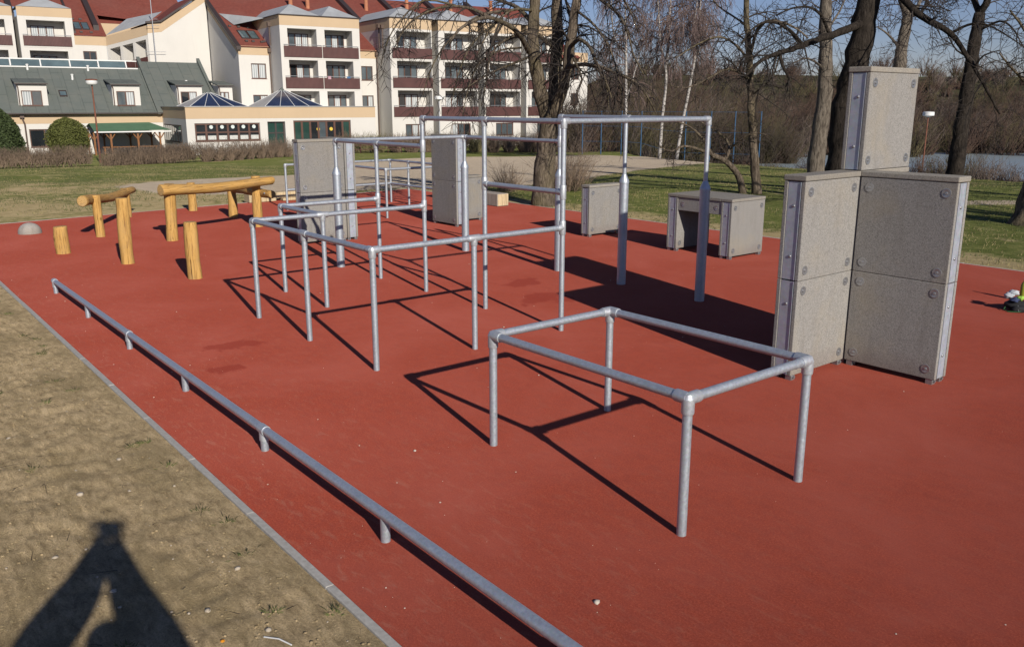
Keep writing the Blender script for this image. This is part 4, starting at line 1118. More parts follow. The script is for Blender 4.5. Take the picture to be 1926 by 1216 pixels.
for i in range(6):
    g = G(); x = -10.0 + 0.887 * i
    g.box(x + 0.12, -5.596, -0.55, x + 0.78, -5.584, -0.22); obj('lace_curtain', g, LACE, wA)
wD = window(pv, -3.98, -2.47, -1.96, 0.84, -5.4, 2, [GLG, GLG, GLG, GLG], DARKTRIM, rows=3, fw=0.1, sill=False)
g = G(); g.box(-3.88, -5.52, -1.9, -3.28, -5.47, -1.15); g.box(-3.17, -5.52, -1.9, -2.57, -5.47, -1.15); obj('kick_panel', g, DARKTRIM, wD)
wB = window(pv, -1.7, 3.56, -1.33, 0.91, -5.56, 7, [GLG, GLG, GLD, GLM, GLD, GLD, GLG], BROWNW, rows=1, fw=0.12)
for x in (0.55, 1.75): put('window_flower', DISCY, wB, (x + 2.3, -5.584 + 5.7, 0.17 + 2.0), (math.pi / 2, 0, 0))
window_side = G()
for a, b in ((-4.0, -0.8), (-0.7, 2.5)): window_side.box(-10.72, a, -0.85, -10.68, b, 0.62)
ws = obj('window', window_side, DARKTRIM, pv)
for a in np.arange(-3.9, 2.3, 0.8):
    g = G(); g.box(-10.735, a + 0.05, -0.75, -10.722, a + 0.65, 0.52); obj('pane', g, GLM, ws)
def pyramid(s0, s1, t0, t1, z0, px, pt, pz):
    g = G(); A, B_, C, D_ = (s0, t0, z0), (s1, t0, z0), (s1, t1, z0), (s0, t1, z0); P = (px, pt, pz)
    base = G(); base.box(s0 - 0.08, t0 - 0.08, z0 - 0.1, s1 + 0.08, t1 + 0.08, z0)
    k = obj('glass_pyramid', base, WHITEM, pv)
    def lerp(a, b, f): return tuple(a[i] + (b[i] - a[i]) * f for i in range(3))
    for f0, f1_ in ((0, 0.25), (0.25, 0.5), (0.5, 0.75), (0.75, 1.0)):
        g = G(); g.poly([lerp(A, B_, f0), lerp(A, B_, f1_), P]); obj('pane', g, GLB, k)
    g = G(); g.poly([B_, C, P]); obj('pane', g, GLB, k)
    g = G(); g.poly([D_, A, P]); g.poly([C, D_, P]); obj('panel', g, GREYPANEL, k)
    g = G()
    for q in (A, B_, C, D_, lerp(A, B_, 0.25), lerp(A, B_, 0.5), lerp(A, B_, 0.75)):
        g.tube([(q[0], q[1] - 0.01, q[2] + 0.01), (P[0], P[1] - 0.01, P[2] + 0.02)], 0.022, 6)
    obj('glazing_bar', g, WHITEM, k)
    g = G(); g.lathe([(0.32, -0.16), (0.1, 0.1), (0.02, 0.14)], P, 8); obj('cap', g, GREENROOF, k)
pyramid(-10.1, -5.4, -5.1, -0.4, 2.14, -7.95, -2.7, 3.32); pyramid(-3.9, 1.3, -5.1, -0.4, 2.14, -1.55, -2.7, 3.6)

# ---- pergola with green canopy
pg = building('pergola', 'timber pergola with green canopy roof in front of the annex', -14.2, -1.0, -1.8); pg['category'] = 'pergola'
g = G(); g.poly([(-17.0, -1.6, 0.16), (-11.0, -1.6, 0.2), (-12.1, 1.6, 0.78), (-16.9, 1.6, 0.74)]); g.poly([(-17.0, 4.0, 0.3), (-11.0, 4.0, 0.3), (-12.1, 1.6, 0.78), (-16.9, 1.6, 0.74)]); obj('canopy', g, GREENCAN, pg)
g = G(); g.box(-17.0, -1.62, 0.04, -11.0, -1.52, 0.14); obj('beam', g, WHITEM, pg)
for x in (-17.0, -15.75, -13.65, -11.9):
    for y in (-1.3, 2.3):
        g = G(); g.box(x - 0.07, y - 0.07, -1.9, x + 0.07, y + 0.07, 0.06)
        g.tube([(x, y, -0.55), (x - 0.38, y, -0.03)], 0.05, 6); g.tube([(x, y, -0.55), (x + 0.38, y, -0.03)], 0.05, 6)
        obj('post', g, POSTW, pg)
g = G(); g.box(-16.2, 0.2, -1.25, -11.8, 0.8, -1.18); g.box(-16.1, 0.3, -1.8, -16.0, 0.7, -1.25); g.box(-12.0, 0.3, -1.8, -11.9, 0.7, -1.25); obj('table', g, POSTW, pg)

# ================================================================ trees: tubes in batches
class Tubes:
    def __init__(s): s.b = {}
    def add(s, pts, r0, r1, n):
        s.b.setdefault((len(pts), n), []).append((pts, r0, r1))
    def mesh(s, name, mats, midx=None):
        V, F = [], []; base = 0
        for (k, n), lst in s.b.items():
            P = np.array([a[0] for a in lst], float)                # N,k,3
            R0 = np.array([a[1] for a in lst]); R1 = np.array([a[2] for a in lst])
            N = len(lst); f = np.linspace(0, 1, k)
            R = R0[:, None] * (1 - f) + R1[:, None] * f
            T = np.gradient(P, axis=1); T /= np.linalg.norm(T, axis=2, keepdims=True) + 1e-9
            ref = np.where(np.abs(T[:, :1, 2:3]) < 0.85, np.array([0, 0, 1.0]), np.array([1.0, 0, 0]))
            A = np.cross(T, np.broadcast_to(ref, T.shape)); A /= np.linalg.norm(A, axis=2, keepdims=True) + 1e-9
            B = np.cross(T, A)
            w = 2 * np.pi * np.arange(n) / n
            ring = P[:, :, None, :] + R[:, :, None, None] * (A[:, :, None, :] * np.cos(w)[None, None, :, None] + B[:, :, None, :] * np.sin(w)[None, None, :, None])
            V.append(ring.reshape(-1, 3))
            i, r, j = np.meshgrid(np.arange(N), np.arange(k - 1), np.arange(n), indexing='ij')
            j2 = (j + 1) % n; o = base + i * k * n
            F.append(np.stack([o + r * n + j, o + r * n + j2, o + (r + 1) * n + j2, o + (r + 1) * n + j], -1).reshape(-1, 4))
            base += N * k * n
        return np_mesh(name, np.concatenate(V), np.concatenate(F), mats, smooth=True)

def rvec(rnd):
    z = rnd.uniform(-1, 1); a = rnd.uniform(0, 2 * math.pi); q = math.sqrt(1 - z * z)
    return Vector((q * math.cos(a), q * math.sin(a), z))
def sample(pts, f):
    x = f * (len(pts) - 1); i = min(int(x), len(pts) - 2); u = x - i
    return pts[i] * (1 - u) + pts[i + 1] * u, (pts[i + 1] - pts[i]).normalized()
def grow(rnd, pts, r0, r1, level, tw, lim, prm):
    """side shoots of a limb; prm: (count per metre, length, droop, spread) for every level"""
    if level >= len(prm): return
    dens, ln, droop, spread, start = prm[level]
    L = sum((pts[i + 1] - pts[i]).length for i in range(len(pts) - 1))
    n = int(dens * L + rnd.random())
    for _ in range(n):
        f = start + (1 - start) * rnd.random() ** 0.8
        p, t = sample(pts, min(f, 0.995))
        rr = r0 + (r1 - r0) * f
        side_ = rvec(rnd); side_ = (side_ - t * side_.dot(t)).normalized()
        d = (t * rnd.uniform(0.3, 0.9) + side_ * spread + Vector((0, 0, 0.25 if droop < 0.3 else 0.0))).normalized()
        l = ln * rnd.uniform(0.45, 1.15) * (1.1 - 0.5 * f)
        last = level == len(prm) - 1
        k = 3 if last else 4
        q = [p]
        for i in range(k - 1):
            d = (d + rvec(rnd) * 0.28 + Vector((0, 0, -droop * 0.55))).normalized()
            q.append(q[-1] + d * (l / (k - 1)))
        ra = max(min(rr * 0.6, prm[level][1] * 0.016), lim[0]); rb = max(ra * 0.35, lim[0] * 0.6)
        tw.add([tuple(x) for x in q], ra, rb, 3 if ra < 0.02 else 5)
        grow(rnd, q, ra, rb, level + 1, tw, lim, prm)
def smooth_pts(pts, k=3):
    """Catmull-Rom"""
    P = [Vector(p) for p in pts]; out = []
    for i in range(len(P) - 1):
        a = P[max(i - 1, 0)]; b = P[i]; c = P[i + 1]; d = P[min(i + 2, len(P) - 1)]
        for j in range(k):
            u = j / k
            out.append(0.5 * ((2 * b) + (c - a) * u + (2 * a - 5 * b + 4 * c - d) * u * u + (3 * b - a - 3 * c + d) * u ** 3))
    out.append(P[-1]); return out
def tree(name, label, D, limbs, seed, barkm, twigm, prm, lim, group='bare trees', flare=1.25, extra_level_from=0.0, top_shoots=True):
    rnd = random.Random(seed)
    lat0, _, z0 = limbs[0][0][0]
    base = LD(lat0, D, min(z0, gz(lat0, D)))
    tr = thing(name, label, 'tree', base, 0, group)
    g = G(); tw = Tubes(); bx = Vector(base)
    for li, (pts, r0, r1) in enumerate(limbs):
        W = [Vector(LD(l, D + dd, z)) - bx for l, dd, z in pts]
        if li == 0: W[0].z -= 0.12
        W = smooth_pts(W)
        # a little natural crookedness
        W = [w + rvec(rnd) * (r0 * 0.10) if 0 < i < len(W) - 1 else w for i, w in enumerate(W)]
        n = len(W); rr = []
        for i in range(n):
            f = i / (n - 1); r = r0 + (r1 - r0) * f
            if li == 0: r *= 1 + (flare - 1) * math.exp(-f * n * 0.55)
            rr.append(r * (1 + 0.05 * math.sin(i * 2.3 + li)))
        g.tube([tuple(w) for w in W], rr, 14 if r0 > 0.09 else (9 if r0 > 0.03 else 6))
        if li == 0 and not top_shoots: continue
        grow(rnd, W, r0, r1, 0 if r0 > 0.06 else 1, tw, lim, prm if li > 0 else [(p[0] * 0.55, p[1], p[2], p[3], max(p[4], 0.45)) if i == 0 else p for i, p in enumerate(prm)])
    me = mesh_from('trunk', g, barkm, smooth=True)
    link('trunk', me, tr)
    link('crown', tw.mesh('crown', twigm), tr)
    return tr

P_A = [(2.2, 1.7, 0.35, 0.9, 0.12), (5.5, 0.85, 0.5, 0.9, 0.1), (9.0, 0.34, 0.3, 0.9, 0.1)]
P_B = [(2.4, 1.8, 0.25, 0.9, 0.2), (6.5, 1.0, 0.35, 0.9, 0.1), (9.0, 0.42, 0.2, 0.9, 0.1)]
tree('deciduous_tree', 'big bare tree with forked mossy trunk at the back edge of the red surface', 20.6, [
  ([(0.74, 0, 0.0), (0.76, 0, 0.68), (0.8, 0, 1.42), (0.87, 0, 2.08)],0.252,0.214),
  ([(0.82, 0, 1.96), (0.67, 0, 2.49), (0.54, 0, 3.08), (0.48, 0, 3.65), (0.48, 0, 4.22), (0.53, 0, 5.0), (0.43, 0, 5.88)],0.176,0.101),
  ([(0.96, 0.3, 1.95), (0.98, 0.4, 2.49), (1.03, 0.5, 3.21), (1.04, 0.5, 3.92), (1.02, 0.5, 4.61), (1.04, 0.6, 5.98)],0.164,0.113),
  ([(0.94, -0.1, 2.02), (1.12, -0.2, 2.55), (1.23, -0.3, 3.06), (1.3, -0.3, 3.63), (1.37, -0.3, 4.19), (1.49, -0.2, 4.87), (1.66, 0, 5.77)],0.139,0.088),
  ([(0.37, 0, 3.45), (0.26, -0.5, 3.64), (0.06, -1, 3.85), (-0.2, -1.4, 3.96), (-0.49, -1.8, 4.02), (-0.78, -2.2, 3.92), (-1.06, -2.6, 3.7), (-1.21, -3, 3.41)],0.069,0.019),
  ([(-0.47, -1.8, 4.02), (-0.8, -1.6, 4.2), (-1.25, -1.5, 4.27), (-1.69, -1.5, 4.19), (-2.12, -1.7, 3.91), (-2.38, -1.9, 3.53)],0.038,0.013),
  ([(0.42, 0, 4.11), (0.14, 0.4, 4.43), (-0.22, 0.8, 4.61), (-0.79, 1.2, 4.87)],0.057,0.025),
  ([(0.36, 0, 3.33), (0.02, -0.8, 3.16), (-0.32, -1.4, 3.0), (-0.69, -2, 2.79), (-1.11, -2.4, 2.47)],0.031,0.009),
  ([(0.51, 0, 3.88), (0.82, 0.3, 3.67), (1.02, 0.5, 3.54)],0.050,0.044),
  ([(1.29, -0.3, 3.52), (1.46, -0.8, 3.66), (1.66, -1.2, 3.47), (1.73, -1.5, 3.23), (1.89, -1.9, 2.9), (2.04, -2.2, 2.42)],0.050,0.016),
  ([(1.23, -0.3, 3.09), (1.47, -0.9, 3.13), (1.77, -1.4, 3.09), (2.17, -1.9, 2.92), (2.52, -2.2, 2.73), (2.7, -2.5, 2.49), (2.89, -2.7, 2.11)],0.050,0.013),
  ([(1.34, -0.3, 3.91), (1.32, 0.4, 4.32), (1.2, 0.9, 4.77)],0.038,0.025),
  ([(1.33, -0.3, 3.41), (1.4, -1.1, 3.09), (1.48, -1.5, 2.8), (1.36, -1.8, 2.53), (1.46, -2, 2.1)],0.031,0.009),
  ([(1.46, -0.2, 4.87), (1.89, -1, 4.45), (2.22, -1.6, 4.07), (2.35, -2, 3.73), (2.42, -2.4, 3.29), (2.59, -2.8, 2.87)],0.038,0.013),
  ([(0.48, 0, 4.33), (-0.03, -0.9, 4.25), (-0.48, -1.6, 3.76), (-0.69, -2, 3.31)],0.038,0.009),
  ([(1.55, 0, 5.23), (1.99, -1, 4.87), (2.38, -1.6, 4.28), (2.56, -2, 3.73)],0.038,0.013),
  ([(-0.03, -0.9, 4.25), (-0.69, -1.6, 4.07), (-1.21, -2.2, 3.61), (-1.57, -2.5, 3.08), (-1.78, -2.7, 2.47)],0.031,0.008),
  ([(-0.37, -1.5, 3.92), (-0.78, -2.2, 3.51), (-1.04, -2.5, 2.98), (-1.2, -2.7, 2.36)],0.025,0.008),
  ([(-1.14, -1.5, 4.27), (-1.79, -1.6, 4.38), (-2.21, -1.8, 4.05), (-2.53, -2, 3.57), (-2.69, -2.1, 3.0)],0.025,0.008),
  ([(0.2, -0.3, 3.52), (-0.26, -1.2, 3.41), (-0.69, -1.8, 3.11), (-0.91, -2.1, 2.58), (-1.01, -2.3, 2.1)],0.025,0.008),
  ([(0.44, 0, 3.88), (-0.03, -1, 3.7), (-0.42, -1.6, 3.34), (-0.53, -2, 2.79), (-0.63, -2.2, 2.26)],0.031,0.008),
  ([(1.43, -0.3, 4.3), (1.79, -1, 3.91), (2.08, -1.6, 3.34), (2.22, -2, 2.68), (2.32, -2.2, 2.05)],0.031,0.008),
  ([(1.77, -1.4, 3.09), (1.96, -1.8, 2.69), (2.01, -2, 2.26), (2.12, -2.1, 1.78)],0.025,0.008),
  ([(-0.79, 1.2, 4.87), (-1.5, 0.6, 4.85), (-2.08, 0.2, 4.52), (-2.43, 0, 3.99), (-2.6, -0.2, 3.47)],0.025,0.008),
  ],
  21, BARK1, TWIGD, [(1.5, 1.7, 0.5, 0.9, 0.15), (5.5, 1.05, 0.75, 0.9, 0.08), (8.5, 0.42, 0.4, 0.9, 0.05)], (0.0058,), top_shoots=False)
tree('deciduous_tree', 'crooked low tree leaning left with a tangle of dark twigs', 23.5, [
  ([(6.21, 0, 0.0), (6.1, 0, 0.34), (5.91, 0, 0.62), (5.6, -0.2, 0.86), (5.21, -0.5, 1.02)],0.093,0.065),
  ([(5.21, -0.5, 1.02), (4.71, -0.9, 1.2), (4.31, -1.2, 1.28), (3.97, -1.4, 1.16), (3.64, -1.6, 1.3)],0.043,0.014),
  ([(5.6, -0.2, 0.86), (5.77, 0, 1.13), (5.73, 0.3, 1.39), (5.47, 0.5, 1.62), (5.0, 0.7, 1.9)],0.050,0.018),
  ([(5.21, -0.5, 1.02), (4.92, -0.6, 1.43), (4.58, -0.7, 1.72), (4.15, -0.8, 1.88), (3.73, -0.9, 1.86)],0.036,0.011),
  ([(5.77, 0, 1.13), (5.97, -0.4, 1.42), (6.25, -0.6, 1.59), (6.57, -0.7, 1.52)],0.029,0.011)],
  22, BARK1, TWIG, [(2.6, 1.2, 0.3, 1.0, 0.2), (9.0, 0.8, 0.35, 1.0, 0.1), (11.0, 0.35, 0.2, 1.0, 0.1)], (0.006,), top_shoots=False)
tree('deciduous_tree', 'slim straight bare tree with arching boughs, behind the concrete table', 23.3, [
  ([(6.53, 0, 0.0), (6.43, 0, 0.61), (6.32, 0, 1.44), (6.22, 0, 2.25), (6.14, 0, 3.05), (6.04, 0, 3.83), (5.95, 0, 4.47), (5.85, 0, 5.61)],0.121,0.064),
  ([(6.11, 0, 3.51), (6.15, -0.4, 4.12), (6.29, -0.8, 4.28), (6.56, -1, 4.23), (6.89, -1.2, 4.06), (7.14, -1.3, 3.84)],0.043,0.018),
  ([(6.13, 0, 3.31), (5.61, -0.5, 3.73), (5.05, -0.9, 3.9), (4.47, -1.2, 3.69), (3.92, -1.5, 3.37)],0.036,0.011),
  ([(6.17, 0, 2.91), (5.42, -0.6, 3.16), (4.82, -1, 2.89), (4.25, -1.3, 2.69), (3.82, -1.5, 2.75)],0.036,0.011),
  ([(6.19, 0, 2.52), (6.54, -0.5, 2.9), (6.64, -0.8, 3.53)],0.029,0.014),
  ([(5.99, 0, 4.22), (5.79, 0.4, 4.45), (5.38, 0.8, 4.81), (5.13, 1, 5.23)],0.029,0.014)],
  23, BARK1, TWIGD, [(2.6, 1.6, 0.25, 0.9, 0.3), (7.0, 1.0, 0.35, 0.9, 0.1), (9.5, 0.42, 0.2, 0.9, 0.1)], (0.006,))
tree('deciduous_tree', 'pale grey straight trunk rising just left of the tall concrete block', 30, [
  ([(10.31, 0, -0.41), (10.35, 0, 0.48), (10.4, 0, 1.71), (10.42, 0, 2.75), (10.36, 0, 3.77), (10.26, 0, 4.77), (10.2, 0, 5.59), (10.14, 0, 6.88)],0.294,0.165),
  ([(10.36, 0, 3.43), (9.59, -0.6, 3.74), (8.96, -1, 3.56)],0.037,0.014),
  ([(10.29, 0, 4.6), (10.91, 0.6, 5.32), (11.34, 1, 6.2)],0.046,0.018)],
  24, BARK3, TWIG, P_B, (0.0085,))
tree('deciduous_tree', 'massive dark tree behind the top concrete block with long left bough', 24, [
  ([(8.97, 0, -0.09), (8.97, 0, 0.56), (8.95, 0, 1.41), (8.95, 0, 2.25), (9.05, 0, 3.07), (9.17, 0, 3.88), (9.25, 0, 4.67), (9.31, 0, 5.45), (9.32, 0, 6.47)],0.396,0.264),
  ([(9.42, 0.12, 4.52), (9.0, -0.2, 4.3), (8.43, -0.5, 4.1), (7.83, -0.9, 3.92), (7.28, -1.2, 3.73), (6.8, -1.5, 3.58), (6.35, -1.8, 3.46), (5.93, -2.1, 3.25), (5.55, -2.4, 2.93)],0.118,0.029),
  ([(7.28, -1.2, 3.73), (6.93, -1.4, 4.01), (6.52, -1.6, 4.21), (6.11, -1.9, 4.22), (5.72, -2.2, 4.03), (5.41, -2.5, 3.71)],0.051,0.015),
  ([(6.58, -1.6, 3.58), (6.6, -1.9, 3.2), (6.72, -2.1, 2.9), (6.52, -2.3, 2.69), (6.05, -2.5, 2.77), (5.82, -2.7, 2.5), (5.77, -2.8, 1.89)],0.044,0.011),
  ([(8.09, -0.7, 4.01), (7.75, -1, 4.45), (7.34, -1.2, 4.63), (6.88, -1.4, 4.58), (6.44, -1.6, 4.39)],0.044,0.015),
  ([(9.36, 0, 5.71), (9.71, -0.8, 5.0), (9.98, -1.2, 4.55), (10.29, -1.5, 4.25), (10.65, -1.8, 3.98), (10.96, -2, 3.5), (11.16, -2.2, 3.12), (11.42, -2.4, 2.6), (11.67, -2.6, 2.07)],0.110,0.022),
  ([(10.68, -1.8, 3.98), (10.94, -2, 4.14), (11.22, -2.2, 4.15), (11.58, -2.4, 3.94), (12.03, -2.6, 3.61)],0.037,0.011),
  ([(11.12, -2.2, 3.15), (11.21, -2.4, 3.42), (11.47, -2.6, 3.53)],0.029,0.011),
  ([(10.08, -1.3, 4.44), (10.37, -1, 4.82), (10.53, -0.8, 5.35)],0.044,0.022)],
  25, BARK2, TWIGD, [(1.4, 1.5, 0.35, 0.9, 0.15), (5.5, 1.0, 0.45, 0.9, 0.08), (8.5, 0.42, 0.25, 0.9, 0.05)], (0.006,), top_shoots=False)
tree('deciduous_tree', 'forked grey-brown tree standing far behind, right of the massive dark tree', 42, [
  ([(18.21, 0, -0.99), (18.01, 0, 2.21), (17.95, 0, 4.12), (18.04, 0, 5.53), (18.07, 0, 6.22), (17.8, 0, 6.91), (17.48, 0, 8.04)],0.334,0.154),
  ([(18.09, 0, 5.99), (18.65, 0.5, 6.5), (19.11, 1, 7.25)],0.116,0.064),
  ([(17.88, 0, 4.83), (17.03, -0.6, 5.36), (16.44, -0.9, 5.64)],0.064,0.026)],
  26, BARK3, TWIG, P_B, (0.012,))
tree('deciduous_tree', 'dark leaning trunk with high fork near the right edge', 30, [
  ([(15.07, 0, -0.32), (15.11, 0, 0.48), (15.12, 0, 1.54), (15.17, 0, 2.58), (15.22, 0, 3.6), (15.25, 0, 4.44), (15.27, 0, 5.18)],0.275,0.174),
  ([(15.27, 0, 5.18), (15.18, 0.3, 5.62), (15.1, 0.6, 6.48)],0.110,0.073),
  ([(15.27, 0, 5.18), (15.35, -0.3, 5.64), (15.33, -0.6, 6.48)],0.128,0.083),
  ([(15.23, 0, 3.77), (14.28, -0.8, 3.97), (13.63, -1.3, 4.5)],0.037,0.014),
  ([(15.26, 0, 4.6), (15.63, -0.6, 4.88), (15.87, -1, 4.61), (16.19, -1.2, 4.03)],0.046,0.014)],
  27, BARK2, TWIG, P_B, (0.0085,), top_shoots=False)
tree('deciduous_tree', 'flared trunk of a tree cut by the right edge of the lawn', 17.3, [
  ([(10.22, 0, -0.05), (10.29, 0, 0.42), (10.36, 0, 1.25), (10.4, 0, 2.26), (10.4, 0, 3.24), (10.4, 0, 4.66), (10.3, 0, 6.6)],0.235,0.16),
  ([(10.4, 0, 2.26), (9.46, -0.6, 2.74), (8.96, -1, 2.96), (8.58, -1.3, 3.17)],0.037,0.011),
  ([(10.4, 0, 2.76), (9.44, -0.5, 3.59), (8.88, -0.9, 3.92)],0.042,0.013)],
  28, BARK1, TWIGD, P_B, (0.0045,), flare=1.7, top_shoots=False)
# two trees off to the right whose shadows cross the lawn
for i, (lat, dep, sd) in enumerate(((14.5, 11.0, 31), (17.8, 14.0, 32), (21.5, 16.5, 33), (16.5, 8.0, 34))):
    tree('deciduous_tree', ('bare tree right of the play area, first', 'bare tree right of the play area, second', 'bare tree right of the play area, third', 'bare tree right of the play area, fourth')[i] + ' along the lawn', dep, [
      ([(lat, 0, -0.05), (lat + 0.1, 0, 1.5), (lat, 0.1, 3.2), (lat - 0.15, 0, 5.2), (lat - 0.1, 0, 7.5)], 0.26, 0.12),
      ([(lat, 0.1, 2.9), (lat - 1.2, 0.5, 3.8), (lat - 2.2, 0.7, 4.6), (lat - 3.0, 0.6, 5.6)], 0.09, 0.03),
      ([(lat, 0.1, 3.2), (lat + 1.2, -0.4, 4.2), (lat + 2.0, -0.7, 5.4)], 0.09, 0.03),
      ([(lat - 0.1, 0, 4.6), (lat - 0.8, -1.0, 5.6), (lat - 1.0, -1.6, 6.8)], 0.07, 0.03)], sd, BARK1, TWIGD, [(2.4, 1.8, 0.3, 0.9, 0.2), (5.0, 0.9, 0.3, 0.9, 0.1)], (0.009,), group='trees off the right side')

# birches behind the court
def birch(lat, D, label, seed, pts, forks):
    limbs = [(pts, 0.105, 0.045)] + forks
    return tree('birch_tree', label, D, limbs, seed, BIRCH, BTWIG, [(3.6, 2.6, 0.35, 0.8, 0.2), (5.5, 2.0, 1.2, 0.6, 0.1), (4.5, 1.1, 1.6, 0.4, 0.1)], (0.011,), group='birches behind the sports court', flare=1.2)
k_ = 60.0
def bl(x, y, D=k_, dd=0.0):
    """metric position of a birch limb point from its bearing and height angle"""
    ax = (x - 963) / 1635.66; ay = (608 - y) / 1635.66
    cp, sp = math.cos(PITCH), math.sin(PITCH)
    fwd = cp + ay * sp; up = -sp + ay * cp
    return (ax / fwd * (D + dd), dd, CAM_H + up / fwd * (D + dd))
birch(0, 60, 'leftmost white birch, straight single trunk beside the building corner', 41, [bl(1176, 298), bl(1177, 230), bl(1178, 150), bl(1177, 80), bl(1176, 10), bl(1173, -90)],
      [([bl(1176, 100), bl(1160, 80, dd=-0.6), bl(1152, 50, dd=-1), bl(1150, 0, dd=-1.4)], 0.06, 0.03), ([bl(1177, 190), bl(1190, 150, dd=0.5), bl(1205, 90, dd=1.0), bl(1212, 30, dd=1.2)], 0.06, 0.025)])
birch(0, 60, 'middle white birch with forked upper trunk', 42, [bl(1240, 298), bl(1246, 220), bl(1253, 150), bl(1250, 115), bl(1242, 80), bl(1240, 40), bl(1235, -40)],
      [([bl(1253, 122), bl(1258, 70, dd=0.5), bl(1260, 20, dd=0.8), bl(1266, -50, dd=1)], 0.10, 0.05), ([bl(1259, 50, dd=0.5), bl(1275, 20, dd=1), bl(1300, -10, dd=1.4)], 0.04, 0.02)])
birch(0, 60, 'right-leaning white birch, rightmost of the three', 43, [bl(1272, 300), bl(1282, 240), bl(1296, 170), bl(1306, 115), bl(1314, 70), bl(1316, 20), bl(1322, -40)],
      [([bl(1306, 112), bl(1302, 70, dd=-0.5), bl(1305, 45, dd=-0.8), bl(1312, 0, dd=-1)], 0.08, 0.03), ([bl(1306, 115), bl(1325, 75, dd=0.6), bl(1335, 30, dd=0.9)], 0.06, 0.025)])

# ================================================================ stick-built undergrowth, hedges and woods
def sticks(name, starts, ends, r, mats, midx=None):
    """many tapered three-sided twigs in one mesh"""
    S = np.asarray(starts, float); E = np.asarray(ends, float); N = len(S)
    r = np.broadcast_to(np.asarray(r, float), (N,))
    T = E - S; T /= np.linalg.norm(T, axis=1, keepdims=True) + 1e-9
    ref = np.where(np.abs(T[:, 2:3]) < 0.85, np.array([0, 0, 1.0]), np.array([1.0, 0, 0]))
    A = np.cross(T, ref); A /= np.linalg.norm(A, axis=1, keepdims=True) + 1e-9; B = np.cross(T, A)
    V = np.empty((N, 4, 3))
    for j in range(3):
        w = 2 * np.pi * j / 3; V[:, j] = S + r[:, None] * (A * np.cos(w) + B * np.sin(w))
    V[:, 3] = E
    o = (np.arange(N) * 4)[:, None]
    F = np.concatenate([o + np.array([[0, 1, 3]]), o + np.array([[1, 2, 3]]), o + np.array([[2, 0, 3]])], 1).reshape(-1, 3)
    mi = None if midx is None else np.repeat(midx, 3)
    return np_mesh(name, V.reshape(-1, 3), F, mats, mi)
def bush_sticks(rng, n, w, d, h, lean=0.35, box=False, levels=2):
    """starts and ends of the twigs of one bush round the origin"""
    x = rng.uniform(-w / 2, w / 2, n); y = rng.uniform(-d / 2, d / 2, n)
    if not box:
        rr = np.sqrt(rng.uniform(0, 1, n)); an = rng.uniform(0, 6.283, n); x = rr * np.cos(an) * w * 0.22; y = rr * np.sin(an) * d * 0.22
    z0 = rng.uniform(0, 0.45, n) * h if box else rng.uniform(0, 0.2, n) * h
    dx = rng.normal(0, lean, n) + (x / w * 1.6 if not box else 0); dy = rng.normal(0, lean, n) + (y / d * 1.6 if not box else 0)
    L = h * rng.uniform(0.35, 1.0, n) * (0.75 if box else 1.0)
    S = np.stack([x, y, z0], 1); T = np.stack([dx, dy, np.ones(n)], 1); T /= np.linalg.norm(T, axis=1, keepdims=True)
    E = S + T * L[:, None]
    if box: E[:, 2] = np.minimum(E[:, 2], h * rng.uniform(0.93, 1.02, n)); E[:, 0] = np.clip(E[:, 0], -w / 2 - 0.1, w / 2 + 0.1); E[:, 1] = np.clip(E[:, 1], -d / 2 - 0.08, d / 2 + 0.08)
    if levels > 1:
        m = n * 2; k = rng.integers(0, n, m); f = rng.uniform(0.3, 0.95, m)[:, None]
        S2 = S[k] * (1 - f) + E[k] * f
        T2 = T[k] + rng.normal(0, 0.55, (m, 3)); T2 /= np.linalg.norm(T2, axis=1, keepdims=True)
        E2 = S2 + T2 * (L[k] * rng.uniform(0.2, 0.5, m))[:, None]
        if box: E2[:, 2] = np.minimum(E2[:, 2], h * rng.uniform(0.95, 1.05, m)); E2[:, 1] = np.clip(E2[:, 1], -d / 2 - 0.1, d / 2 + 0.1)
        S = np.concatenate([S, S2]); E = np.concatenate([E, E2])
    E[:, 2] = np.maximum(E[:, 2], 0.02)
    return S, E
def shrub(name, label, lat, D, w, d, h, n, r, mat, seed, group, rotz=0.0, box=False, lean=0.35):
    rng = np.random.default_rng(seed); S, E = bush_sticks(rng, n, w, d, h, lean, box)
    tr = thing(name, label, 'hedge' if box else 'shrub', LD(lat, D, gz(lat, D) - 0.03), rotz, group)
    link('twigs', sticks('twigs', S, E, np.concatenate([np.full(n, r), np.full(len(S) - n, r * 0.6)]), mat), tr)
    g = G()
    for _ in range(5 if not box else int(w * 2)):
        x, y = rng.uniform(-w * 0.12, w * 0.12) if not box else rng.uniform(-w / 2, w / 2), rng.uniform(-d * 0.12, d * 0.12)
        g.tube([(x, y, -0.05), (x * 1.5 if not box else x + rng.normal(0, 0.05), y * 1.5, h * 0.4)], [r * 2.2, r], 5)
    obj('stem', g, mat, tr, org=(0, 0, 0))
    return tr
AZ_RH = math.atan2(RH[1], RH[0])
